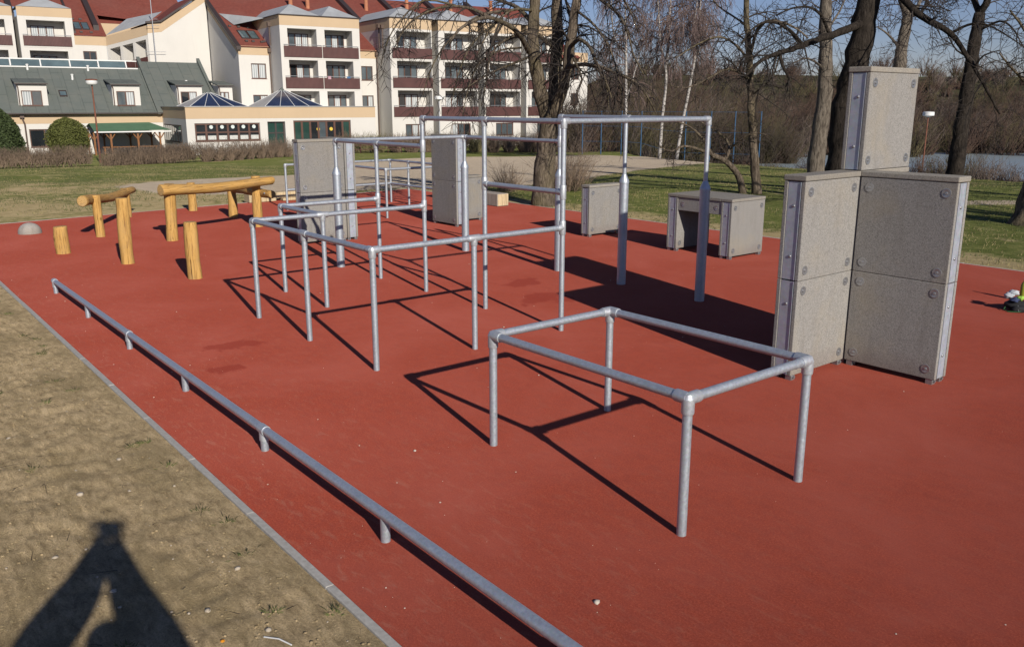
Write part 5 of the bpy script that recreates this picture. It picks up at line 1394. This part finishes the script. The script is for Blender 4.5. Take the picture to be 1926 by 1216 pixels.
# clipped bare hedge at left, in two runs
def hedge_run(label, a, b, h, seed, mat):
    L = math.hypot(b[0] - a[0], b[1] - a[1]); ang = AZ_RH + math.atan2(b[1] - a[1], b[0] - a[0])
    return shrub('hedge', label, (a[0] + b[0]) / 2, (a[1] + b[1]) / 2, L, 0.75, h, int(L * 420), 0.012, mat, seed, 'clipped hedges before the hotel', ang, True, 0.3)
hedge_run('clipped leafless brown hedge at far left, in front of the annex', (-27.5, 36.0), (-20.95, 43.9), 1.02, 51, HEDGE)
hedge_run('clipped leafless brown hedge right of the rusty lamp post', (-20.7, 44.9), (-18.75, 52.2), 1.1, 52, HEDGE)
ordn = ['first', 'second', 'third', 'fourth', 'fifth', 'sixth', 'seventh', 'eighth', 'ninth', 'tenth', 'eleventh', 'twelfth', 'thirteenth', 'fourteenth', 'fifteenth', 'sixteenth']
for i in range(9):
    f = (i + 0.5) / 9; lat = -18.7 + 2.9 * f; D = 53.0 + 10.5 * f
    shrub('shrub', '%s bare shrub from the left in the row before the pavilion' % ordn[i], lat, D, 1.25, 1.1, 1.25, 260, 0.014, HEDGE, 60 + i, 'bare shrubs before the pavilion', i * 0.7, False, 0.3)
for i in range(14):
    f = i / 13; lat = -15.0 + 19.0 * f + brng.uniform(-0.15, 0.15); D = 79.5 + 3.5 * f
    shrub('shrub', '%s bare shrub from the left along the long white wing' % ordn[i], lat, D, 2.7, 1.8, 1.6 + 0.3 * brng.random(), 480, 0.019, HEDGE2 if i in (1, 2, 8) else HEDGE, 80 + i, 'bare shrubs before the long wing', i * 0.9, False, 0.32)
shrub('shrub', 'rounded leafless shrub beside the big forked tree', 1.55, 24.2, 2.3, 2.0, 1.35, 420, 0.006, HEDGE, 101, 'loose shrubs', 0.2, False, 0.42)
shrub('shrub', 'small leafless shrub left of the big forked tree', -0.1, 24.0, 1.2, 1.1, 0.85, 170, 0.006, HEDGE, 102, 'loose shrubs', 0.8, False, 0.42)

# topiary ball and conifer: leaf-sized faces through the crown
def leafball(name, label, lat, D, prof, n, mat, seed, leaf=0.10, cat='shrub'):
    rng = np.random.default_rng(seed)
    tr = thing(name, label, cat, LD(lat, D, gz(lat, D)))
    zs = rng.uniform(0, 1, n); rad_ = np.interp(zs, [p[0] for p in prof], [p[1] for p in prof]); H = prof[-1][2]
    an = rng.uniform(0, 6.283, n); rr = rad_ * (1 - 0.22 * rng.uniform(0, 1, n) ** 2.0) * (1 + 0.05 * np.sin(an * 5 + zs * 9) + 0.04 * rng.normal(0, 1, n))
    C = np.stack([rr * np.cos(an), rr * np.sin(an), zs * H], 1)
    u = rng.normal(0, 1, (n, 3)); u /= np.linalg.norm(u, axis=1, keepdims=True); v = np.cross(u, rng.normal(0, 1, (n, 3))); v /= np.linalg.norm(v, axis=1, keepdims=True)
    s = leaf * rng.uniform(0.6, 1.2, n)[:, None]
    V = np.stack([C - u * s, C + v * s * 0.5, C + u * s, C - v * s * 0.5], 1).reshape(-1, 3)
    link('crown', np_mesh('crown', V, np.arange(4 * n).reshape(-1, 4), [mat]), tr)
    g = G(); g.tube([(0, 0, -0.1), (0, 0, H * 0.8)], [0.12, 0.05], 8)
    g.lathe([(p[1] * 0.82, p[0] * H * 0.96 + 0.02) for p in prof], (0, 0, 0), 14)
    obj('trunk', g, mat, tr, org=(0, 0, 0))
ball = [(0.0, 0.7, 2.9), (0.12, 1.15, 2.9), (0.35, 1.47, 2.9), (0.6, 1.44, 2.9), (0.8, 1.12, 2.9), (0.93, 0.68, 2.9), (1.0, 0.1, 2.9)]
leafball('topiary_ball', 'big round clipped olive-green evergreen ball behind the hedge', -34.0, 68, ball, 9000, LEAFY, 5, 0.085)
con = [(0.0, 1.3, 3.4), (0.3, 1.35, 3.4), (0.6, 1.1, 3.4), (0.85, 0.6, 3.4), (1.0, 0.08, 3.4)]
leafball('conifer', 'dark green conifer cut by the left edge of the picture', -35.6, 62, con, 8000, LEAFD, 6, 0.10, 'tree')

# far woods: one mass on and below the hillside
rng = np.random.default_rng(77)
S_, E_, R_, M_ = [], [], [], []
def wood_clump(lat, D, w, h, n, r, mi):
    S, E = bush_sticks(rng, n, w, w, h, 0.34, False, 2)
    p = np.array(LD(lat, D, gz(lat, D) - 0.1))
    S_.append(S + p); E_.append(E + p); R_.append(np.concatenate([np.full(n, r), np.full(len(S) - n, r * 0.65)])); M_.append(np.full(len(S), mi))
for _ in range(330):                               # belt of trees behind the court and river
    D = rng.uniform(92, 150); lat = rng.uniform(5, 0.72 * D)
    wood_clump(lat, D, rng.uniform(2.5, 5), rng.uniform(4.5, 7.6) if lat < 30 else rng.uniform(2.5, 5.0), 75, 0.038, rng.choice([0, 0, 1, 2]))
for _ in range(230):                               # bushes before the belt
    D = rng.uniform(82, 96); lat = rng.uniform(4.5, 26)
    wood_clump(lat, D, rng.uniform(2, 4), rng.uniform(2.5, 5.0), 90, 0.026, rng.choice([0, 1, 1, 2]))
for _ in range(260):                               # hillside
    D = rng.uniform(150, 222); lat = rng.uniform(10, 0.72 * D)
    wood_clump(lat, D, rng.uniform(2.5, 5), rng.uniform(1.8, 4.2), 40, 0.07, rng.choice([0, 0, 1, 2]))
for _ in range(34):                                # skyline
    D = rng.uniform(228, 250); lat = rng.uniform(30, 0.68 * D)
    wood_clump(lat, D, rng.uniform(2.5, 5), rng.uniform(5, 9), 34, 0.09, rng.choice([0, 2]))
wd = link('woodland', sticks('woodland', np.concatenate(S_), np.concatenate(E_), np.concatenate(R_), [W1M, W2M, W3M], np.concatenate(M_)))
set_props(wd, 'leafless brown wood covering the hillside behind', 'woodland', kind='stuff')
S_, E_, R_, M_ = [], [], [], []
for _ in range(520):                               # low scrub and reeds on the near bank
    lat = rng.uniform(13.5, 42); D = rng.uniform(24.5, 62)
    if D < np.interp(lat, [13, 19], [41, 24.5]): continue
    wood_clump(lat, D, rng.uniform(1.2, 2.2), rng.uniform(0.7, 1.4) if D < 36 else rng.uniform(0.4, 0.8), 110, 0.012, rng.choice([0, 1, 2]))
for _ in range(60):
    lat = rng.uniform(13, 19); D = rng.uniform(50, 62)
    wood_clump(lat, D, 1.6, rng.uniform(0.7, 1.3), 100, 0.014, rng.choice([0, 1, 2]))
sc = link('scrub', sticks('scrub', np.concatenate(S_), np.concatenate(E_), np.concatenate(R_), [W1M, W2M, W3M], np.concatenate(M_)))
set_props(sc, 'low brown scrub and reeds along the near river bank', 'scrub', kind='stuff')

# river
g = G(); g.poly([LD(20, 60, -3.05), LD(60, 60, -3.05), LD(95, 70, -3.05), LD(95, 97, -3.05), LD(20, 103, -3.05)])
rv = obj('river', g, WATER); set_props(rv, 'pale grey-blue strip of river beyond the scrub', kind='structure')

# grass tufts over the nearer lawn
rng = np.random.default_rng(9)
n = 130000
lat = rng.uniform(-24, 16, n); D = 10 + 34 * rng.uniform(0, 1, n) ** 0.8
wx = RH[0] * lat + FH[0] * D; wy = RH[1] * lat + FH[1] * D
ok = ((wy > 13.45) | (wx < -21.2)) & ~inpoly(lat, D, SAND) & (vnoise(wx, wy, 0.8, 3) > 0.32)
lat, D, wx, wy = lat[ok], D[ok], wx[ok], wy[ok]; n = len(lat)
z = terrain(lat, D); hgt = rng.uniform(0.015, 0.075, n)
S = np.stack([wx, wy, z - 0.005], 1); E = S + np.stack([rng.normal(0, 0.02, n), rng.normal(0, 0.02, n), hgt], 1)
gr = link('grass', sticks('grass', S, E, 0.009, [BLADE, simple('straw_blade', (0.30, 0.25, 0.11), 0.9, var=0.3, scale=2)], (vnoise(wx, wy, 1.3, 8) + rng.normal(0, 0.25, n) > 0.62).astype(int))); set_props(gr, 'short green grass on the lawn', 'grass', kind='stuff')

# ================================================================ soil litter, stones, small tufts
def pebble(seed, r):
    rnd = random.Random(seed); bm = bmesh.new(); bmesh.ops.create_icosphere(bm, subdivisions=1, radius=r)
    for v in bm.verts: v.co = Vector((v.co.x * rnd.uniform(0.75, 1.25), v.co.y * rnd.uniform(0.7, 1.1), v.co.z * rnd.uniform(0.45, 0.75)))
    V = np.array([v.co[:] for v in bm.verts]); F = np.array([[v.index for v in f.verts] for f in bm.faces]); bm.free(); return V, F
protos = [pebble(i, 1.0) for i in range(6)]
def scatter(name, pos, sizes, mat, label, cat):
    Vs, Fs, b = [], [], 0
    for i, (p, s) in enumerate(zip(pos, sizes)):
        V, F = protos[i % 6]; a = i * 1.7; c, sn = math.cos(a), math.sin(a)
        W = np.stack([V[:, 0] * c - V[:, 1] * sn, V[:, 0] * sn + V[:, 1] * c, V[:, 2]], 1) * s + np.array(p)
        Vs.append(W); Fs.append(F + b); b += len(V)
    o = link(name, np_mesh(name, np.concatenate(Vs), np.concatenate(Fs), mat)); set_props(o, label, cat, kind='stuff'); return o
rng = np.random.default_rng(4)
pos, siz = [], []
for _ in range(1500):
    x = -14.5 + 13.5 * rng.random() ** 0.8; y = rng.uniform(-1.2, 1.62)
    s = 0.0022 + 0.010 * rng.random() ** 6
    pos.append((x, y, soil_z(x, y) + s * 0.2)); siz.append(s)
for x, y, s in ((-5.45, 1.05, 0.024), (-4.2, 0.9, 0.02), (-4.7, 0.75, 0.022), (-3.4, 1.35, 0.018), (-3.75, 1.2, 0.02), (-6.8, 0.9, 0.022), (-5.9, 1.4, 0.018), (-4.0, 1.45, 0.02)):
    pos.append((x, y, soil_z(x, y) + 0.004)); siz.append(s)
scatter('gravel', pos, siz, STONE, 'small stones strewn on the bare soil', 'gravel')
pos, siz = [], []
for _ in range(7000):
    x = -14.5 + 13.5 * rng.random() ** 0.8; y = rng.uniform(-1.2, 1.66); s = 0.003 + 0.009 * rng.random() ** 3
    pos.append((x, y, soil_z(x, y) + s * 0.1)); siz.append(s)
scatter('soil_crumbs', pos, siz, SOIL, 'loose crumbs of dry earth on the bare soil', 'soil')
S, E = [], []
for _ in range(9000):                              # chopped straw and dead grass
    x = -14.5 + 13.5 * rng.random() ** 0.8; y = rng.uniform(-1.2, 1.66); a = rng.normal(0.3, 0.9); l = 0.01 + 0.045 * rng.random() ** 2
    if vnoise(x, y, 0.55, 21) < 0.42: continue
    z = soil_z(x, y) + 0.003; x2, y2 = x + l * math.cos(a), min(y + l * math.sin(a), 1.68)
    S.append((x, y, z)); E.append((x2, y2, soil_z(x2, y2) + 0.004 + 0.012 * rng.random()))
o = link('straw', sticks('straw', S, E, 0.0016, [simple('dead_grass', (0.46, 0.365, 0.20), 0.9, var=0.4, scale=9)])); set_props(o, 'chopped dead grass lying on the bare soil', 'straw', kind='stuff')
pos, siz = [], []
for _ in range(380):
    x = -15 + 15.5 * rng.random() ** 0.7; y = 1.85 + 8.5 * rng.random() ** 1.6
    s = 0.0022 + 0.006 * rng.random() ** 5; pos.append((x, y, 0.001)); siz.append(s)
for x, y, s in ((-2.608, 2.649, 0.02), (-4.727, 2.999, 0.012), (-6.3, 4.9, 0.016), (-7.0, 5.6, 0.01)): pos.append((x, y, 0.004)); siz.append(s)
scatter('litter', pos, siz, WHITEBIT, 'tiny pale grit and leaf scraps on the red surface', 'litter')
S, E = [], []
for _ in range(240):                               # dry twigs lying on the soil
    x = -13 + 11.5 * rng.random() ** 0.8; y = rng.uniform(-0.8, 1.6); a = rng.uniform(0, 6.28); l = 0.04 + 0.22 * rng.random() ** 2
    z = soil_z(x, y) + 0.006; x2, y2 = x + l * math.cos(a), y + l * math.sin(a)
    S.append((x, y, z)); E.append((x2, y2, (soil_z(x2, y2) if y2 < 1.68 else 0.0) + 0.006))
o = link('twig_litter', sticks('twig_litter', S, E, 0.0019, [TWIGD])); set_props(o, 'dry twigs lying on the bare soil', 'twigs', kind='stuff')
S, E = [], []
for _ in range(46):                                # green weeds and dry tufts on the soil
    x = -13 + 11 * rng.random(); y = rng.uniform(-0.8, 1.6) if rng.random() < 0.6 else rng.uniform(1.5, 1.66)
    for _ in range(26):
        dx, dy = rng.normal(0, 0.02, 2); z = soil_z(x + dx, min(y + dy, 1.68))
        S.append((x + dx, min(y + dy, 1.69), z - 0.004)); E.append((x + dx * 1.8 + rng.normal(0, 0.012), min(y + dy * 1.8, 1.7) + rng.normal(0, 0.006), z + rng.uniform(0.006, 0.024)))
o = link('weeds', sticks('weeds', S, E, 0.0035, [BLADE])); set_props(o, 'small green weeds sprouting from the bare soil', 'weeds', kind='stuff')
g = G(); g.tube([(-3.36, 1.31, soil_z(-3.36, 1.31) + 0.008), (-3.28, 1.345, soil_z(-3.28, 1.345) + 0.012), (-3.205, 1.37, soil_z(-3.205, 1.37) + 0.008)], 0.0035, 8)
st_ = obj('drinking_straw', g, WHITEM); set_props(st_, 'thin white stick lying on the soil at the bottom edge', 'straw')
g = G(); g.lathe([(0.002, 0.0), (0.010, 0.002), (0.010, 0.006), (0.002, 0.009)], (-3.457, 1.158, soil_z(-3.457, 1.158) + 0.002), 10)
oc = obj('bottle_cap', g, simple('orange_plastic', (0.75, 0.30, 0.02), 0.5)); set_props(oc, 'tiny orange cap on the soil near the shadow', 'cap')

# ================================================================ lamps and the court fence
def lamp(label, lat, D, head_z, r_head, post, head, style):
    z0 = gz(lat, D); b = LD(lat, D, z0)
    t_ = thing('street_lamp', label, 'lamp', b)
    g = G(); g.tube([(b[0], b[1], z0 - 0.1), (b[0], b[1], z0 + 1.0), (b[0], b[1], head_z)], [0.06, 0.055, 0.04], 10); obj('pole', g, post, t_, smooth=True)
    g = G()
    if style == 'disc': g.lathe([(0.06, -0.02), (r_head * 0.85, 0.0), (r_head, 0.06), (r_head, 0.2), (r_head * 0.9, 0.24), (0.05, 0.28)], (b[0], b[1], head_z), 20)
    else: g.lathe([(0.06, -0.1), (r_head * 0.5, -0.04), (r_head, 0.02), (r_head, 0.26), (r_head * 0.92, 0.3), (0.05, 0.33)], (b[0], b[1], head_z), 20)
    h = obj('lamp_head', g, head, t_, smooth=True)
    if style == 'disc':
        g = G(); g.lathe([(0.03, 0.241), (r_head * 1.06, 0.245), (r_head * 1.02, 0.3), (0.03, 0.33)], (b[0], b[1], head_z), 20); obj('lid', g, post, h, smooth=True)
lamp('rusty-poled lamp with flat pale disc head before the annex', -24.7, 53.0, 3.42, 0.32, RUST, WHITEM, 'disc')
lamp('lamp with white drum head and rusty pole by the river', 32.6, 70.0, 1.42, 0.43, RUST, WHITEM, 'drum')
lamp('slim park lamp with white drum head in front of the long wing', -6.5, 80.0, 2.7, 0.42, HANDR, WHITEM, 'drum')
fx = [(1095, 78.5), (1130, 77.8), (1168, 77.0), (1205, 76.2), (1243, 75.4), (1288, 74.4), (1335, 73.4), (1380, 72.4), (1428, 71.4)]
pts = [((x - 963) / 1635.66 / (math.cos(PITCH) + 0.2 * math.sin(PITCH)) * D, D) for x, D in fx]
b0 = LD(pts[0][0], pts[0][1], gz(*pts[0]))
fc = thing('court_fence', 'tall blue steel fence of the sports court behind the trees', 'fence', b0)
tops = []
for la, D in pts:
    z0 = gz(la, D); p = LD(la, D, z0); tops.append((p, z0))
    g = G(); g.tube([(p[0], p[1], z0 - 0.2), (p[0], p[1], 1.75)], 0.045, 8); obj('post', g, BLUEP, fc)
for i in range(len(tops) - 1):
    (a, za), (b, zb) = tops[i], tops[i + 1]
    for f in (0.3, 0.65, 0.985):
        g = G(); g.tube([(a[0], a[1], za + (1.75 - za) * f), (b[0], b[1], zb + (1.75 - zb) * f)], 0.014, 6); obj('rail', g, BLUEP, fc)
    S, E = [], []
    for k in range(14):
        u = (k + 0.5) / 14; x, y, z0 = a[0] + (b[0] - a[0]) * u, a[1] + (b[1] - a[1]) * u, za + (zb - za) * u
        S.append((x, y, z0)); E.append((x, y, 1.7))
    me = sticks('mesh_wire', np.array(S) - np.array(b0), np.array(E) - np.array(b0), 0.0025, [BLUEP]); link('mesh_wire', me, fc)
# brown ramp railing before the pavilion corner
rr_ = thing('ramp_railing', 'low brown ramp railing in front of the long white wing', 'railing', LD(-13.5, 77.0, gz(-13.5, 77.0)))
zr = gz(-13.5, 77.0)
for h_ in (0.35, 0.7, 1.0):
    a, b = LD(-14.3, 76.6, zr + h_), LD(-9.8, 78.5, zr + h_); g = G(); g.tube([a, b], 0.03, 6); obj('rail', g, BOARD, rr_)
for k in range(5):
    f = k / 4; x, y, _ = LD(-14.3 + 4.5 * f, 76.6 + 1.9 * f); g = G(); g.tube([(x, y, zr - 0.1), (x, y, zr + 1.0)], 0.03, 6); obj('post', g, BOARD, rr_)

# ================================================================ bag and clothes at the right edge
def lump(name, c, sx, sy, sz, mat, seed, parent=None, amp=0.25, sub=3, flat=True):
    rnd = random.Random(seed); bm = bmesh.new(); bmesh.ops.create_icosphere(bm, subdivisions=sub, radius=1.0)
    ph = [rnd.uniform(0, 6) for _ in range(6)]
    for v in bm.verts:
        p = v.co.copy()
        k = 1 + amp * (0.5 * math.sin(3.1 * p.x + ph[0]) * math.sin(2.7 * p.y + ph[1]) + 0.35 * math.sin(6.3 * p.z + ph[2] + 4 * p.x) + 0.25 * math.sin(9 * p.y + ph[3] + 5 * p.z) + 0.15 * math.sin(15 * p.x + ph[4]) * math.sin(14 * p.y + ph[5]))
        v.co = Vector((p.x * sx * k, p.y * sy * k, max(p.z * sz * k, -sz * 0.82 if flat else -9)))
    me = bpy.data.meshes.new(name); bm.to_mesh(me); bm.free(); me.materials.append(mat)
    me.polygons.foreach_set('use_smooth', [True] * len(me.polygons))
    o = bpy.data.objects.new(name, me); COL.objects.link(o); o.location = c
    if parent is not None: o.parent = parent
    return o
bag = thing('backpack', 'black backpack lying on the red surface at the right edge', 'bag', (-3.89, 10.70, 0))
def bagp(l, d, z): return Vector((RH[0] * l + FH[0] * d, RH[1] * l + FH[1] * d, z))
def lay(o, yaw): o.rotation_euler = (0, 0, yaw); return o
lay(lump('body', bagp(0.06, 0.0, 0.062), 0.20, 0.13, 0.072, BLACKF, 1, bag, 0.14), AZ_RH); lay(lump('pocket', bagp(-0.02, -0.12, 0.035), 0.11, 0.05, 0.045, BLACKF, 2, bag, 0.14), AZ_RH)
g = G(); bo = Vector(bag.location); g.tube([bo + bagp(*p) for p in ((-0.13, 0.0, 0.05), (-0.18, -0.05, 0.02), (-0.17, -0.12, 0.008), (-0.08, -0.16, 0.012), (0.0, -0.16, 0.03))], 0.005, 6); obj('strap', g, simple('green_strap', (0.03, 0.12, 0.04), 0.7), bag)
g = G()
for l in (-0.08, 0.0, 0.08): g.tube([bo + bagp(l, -0.168, 0.02), bo + bagp(l + 0.01, -0.13, 0.08)], 0.006, 6)
obj('webbing', g, simple('grey_webbing', (0.10, 0.10, 0.11), 0.7), bag)
CL = [('grey cloth', (0.40, 0.42, 0.46), (-0.10, 0.02, 0.165), 0.055, 0.05, 0.035), ('navy cloth', (0.035, 0.05, 0.12), (-0.07, -0.05, 0.13), 0.06, 0.05, 0.03),
      ('white cloth', (0.50, 0.52, 0.55), (-0.035, 0.05, 0.19), 0.05, 0.055, 0.035), ('lime green cloth', (0.33, 0.55, 0.08), (0.0, -0.04, 0.145), 0.045, 0.04, 0.03),
      ('pink cloth', (0.60, 0.13, 0.19), (0.055, -0.07, 0.125), 0.04, 0.035, 0.025), ('white folded paper', (0.6, 0.6, 0.58), (0.12, -0.09, 0.105), 0.06, 0.035, 0.018)]
for i, (nm, c, p, a, b, h_) in enumerate(CL):
    o = lump('cloth', bo + bagp(*p), a, b, h_, simple(nm.replace(' ', '_'), c, 0.85, var=0.2, scale=30), 10 + i, None, 0.38); lay(o, AZ_RH + i * 0.5); set_props(o, 'crumpled ' + nm + ' on top of the black backpack', 'clothing', 'clothes piled on the backpack')
g = G(); g.lathe([(0.004, 0), (0.036, 0.0), (0.038, 0.01), (0.038, 0.19), (0.03, 0.22), (0.014, 0.245), (0.014, 0.27)], (-4.04, 11.24, 0), 16)
bt = obj('drink_bottle', g, simple('yellow_green_plastic', (0.27, 0.30, 0.03), 0.4), smooth=True); set_props(bt, 'yellow-green drinking bottle standing behind the backpack', 'bottle')
g = G(); g.lathe([(0.004, 0.262), (0.017, 0.262), (0.017, 0.292), (0.004, 0.294)], (-4.04, 11.24, 0), 12); obj('cap', g, WHITEM, bt, org=(0, 0, 0))

# ================================================================ the photographer, whose shadow falls on the soil
JACK = simple('dark_jacket', (0.03, 0.035, 0.045), 0.8, var=0.2, scale=14, bump=0.3, bscale=25); JEAN = simple('jeans', (0.05, 0.07, 0.13), 0.85, var=0.2, scale=20)
SKIN = simple('skin', (0.55, 0.33, 0.24), 0.5, var=0.06); HAIR = simple('short_hair', (0.06, 0.04, 0.025), 0.7, var=0.3, scale=30); SHOE = simple('shoe', (0.04, 0.035, 0.03), 0.6)
PB = Vector((0.16, -0.10, 0))                       # feet, just behind the held camera
rt = Vector((RH[0], RH[1], 0)); fw = Vector((FH[0], FH[1], 0))
def pp(l, d, z): return PB + rt * l + fw * d + Vector((0, 0, z))
def skin_mesh(name, nodes, edges, mat, parent, sub=2, root=0):
    me = bpy.data.meshes.new(name); org = Vector(top_of(parent).location)
    me.from_pydata([tuple(n[0] - org) for n in nodes], edges, [])
    o = bpy.data.objects.new(name, me); COL.objects.link(o); o.parent = parent
    sk = o.modifiers.new('skin', 'SKIN'); sk.use_smooth_shade = True
    for i, n in enumerate(nodes):
        sv = me.skin_vertices[0].data[i]; sv.radius = (n[1], n[2] if len(n) > 2 else n[1]); sv.use_root = (i == root)
    sb = o.modifiers.new('sub', 'SUBSURF'); sb.levels = sub; sb.render_levels = sub
    me.materials.append(mat)
    return o
ps = thing('person', 'person in dark jacket and jeans holding a camera above the head, casting the shadow', 'person', tuple(PB))
hl, hr_ = pp(-0.25, 0.20, 2.205), pp(-0.11, 0.20, 2.205)
N_ = [(pp(0, 0, 0.98), 0.16, 0.12), (pp(0, 0.0, 1.18), 0.155, 0.115), (pp(0, 0.0, 1.40), 0.175, 0.125), (pp(0, 0.0, 1.50), 0.11, 0.09), (pp(0, 0.01, 1.57), 0.062), (pp(-0.03, 0.02, 1.66), 0.10, 0.1), (pp(-0.06, 0.03, 1.78), 0.105, 0.11), (pp(-0.06, 0.03, 1.87), 0.07, 0.07),
      (pp(-0.2, 0.0, 1.50), 0.13), (pp(-0.42, 0.02, 1.69), 0.155), (pp(-0.17, 0.08, 1.99), 0.105), (pp(-0.05, 0.06, 2.25), 0.06, 0.05),
      (pp(0.18, 0.0, 1.50), 0.13), (pp(0.18, 0.04, 1.72), 0.15), (pp(0.04, 0.08, 1.98), 0.10), (pp(0.0, 0.06, 2.25), 0.06, 0.05),
      (pp(-0.1, 0, 0.9), 0.095), (pp(-0.11, 0.03, 0.5), 0.065), (pp(-0.12, -0.01, 0.1), 0.045), (pp(-0.13, 0.06, 0.04), 0.045, 0.035), (pp(-0.14, 0.17, 0.03), 0.04, 0.028),
      (pp(0.1, 0, 0.9), 0.095), (pp(0.11, 0.02, 0.5), 0.065), (pp(0.12, -0.03, 0.1), 0.045), (pp(0.13, 0.04, 0.04), 0.045, 0.035), (pp(0.14, 0.15, 0.03), 0.04, 0.028)]
E_b = [(0, 1), (1, 2), (2, 3), (3, 4), (4, 5), (5, 6), (6, 7), (2, 8), (8, 9), (9, 10), (10, 11), (2, 12), (12, 13), (13, 14), (14, 15), (0, 16), (16, 17), (17, 18), (18, 19), (19, 20), (0, 21), (21, 22), (22, 23), (23, 24), (24, 25)]
skin_mesh('body', N_, E_b, JACK, ps)
for side_, c0 in ((-1, pp(-0.085, 0.06, 2.20)), (1, pp(0.04, 0.06, 2.20))):
    palm = [(c0, 0.036, 0.02), (c0 + Vector((0, 0, 0.075)), 0.04, 0.018)]
    nodes = palm[:]; edges = [(0, 1)]
    skin_mesh('palm', nodes, edges, SKIN, ps, 2)
    for k in range(4):
        b = c0 + Vector((0, 0, 0.085)) + rt * (0.024 * (k - 1.5)) ; l = (0.035, 0.042, 0.045, 0.038)[k]
        skin_mesh('finger', [(b, 0.009), (b + Vector((0, 0, l)) + fw * 0.008, 0.0085), (b + Vector((0, 0, l * 1.4)) + fw * 0.03, 0.008), (b + Vector((0, 0, l * 1.2)) + fw * 0.05, 0.007)], [(0, 1), (1, 2), (2, 3)], SKIN, ps, 1)
    b = c0 + Vector((0, 0, 0.03)) - rt * (side_ * 0.036)
    skin_mesh('thumb', [(b, 0.012), (b - rt * (side_ * 0.02) + Vector((0, 0, 0.03)), 0.010), (b - rt * (side_ * 0.022) + Vector((0, 0, 0.055)) + fw * 0.01, 0.008)], [(0, 1), (1, 2)], SKIN, ps, 1)
hd = thing('head_marker', None, None) if False else None
lh = lump('hair', pp(-0.04, 0.02, 1.79) - PB, 0.088, 0.1, 0.07, HAIR, 3, ps, 0.05, 3, False)
fc_ = lump('face', pp(-0.04, 0.085, 1.70) - PB, 0.068, 0.068, 0.095, SKIN, 4, ps, 0.02, 3, False)
for s_ in (-1, 1):
    lump('eye', pp(-0.04 + 0.03 * s_, 0.148, 1.715) - PB, 0.012, 0.012, 0.009, HAIR, 5, ps, 0.0, 1, False); lump('ear', pp(-0.04 + 0.095 * s_, 0.03, 1.70) - PB, 0.014, 0.02, 0.03, SKIN, 6, ps, 0.05, 2, False)
lump('nose', pp(-0.04, 0.158, 1.69) - PB, 0.014, 0.016, 0.02, SKIN, 7, ps, 0.02, 2, False); lump('mouth', pp(-0.04, 0.145, 1.655) - PB, 0.024, 0.012, 0.007, simple('lip', (0.45, 0.18, 0.15), 0.5), 8, ps, 0.02, 2, False)
cm = thing('photo_camera', 'black photo camera held up in both hands', 'camera', (0, 0, CAM_H - 0.05))
g = G(); q = -0.11
c = Vector((0, 0, CAM_H - 0.01)) - fw * 0.09
vv = [c + rt * a * 0.058 + fw * b * 0.03 + Vector((0, 0, d * 0.045)) for a in (-1, 1) for b in (-1, 1) for d in (-1, 1)]
g.v = [tuple(v) for v in vv]; g.f = [(0, 1, 3, 2), (4, 6, 7, 5), (0, 4, 5, 1), (2, 3, 7, 6), (0, 2, 6, 4), (1, 5, 7, 3)]; g.m = [0] * 6
obj('camera_body', g, BLACKF, cm, bevel=0.016)
g = G(); g.tube([c + fw * 0.028, c + fw * 0.05], 0.03, 16); obj('lens', g, BLACKF, cm, smooth=True)
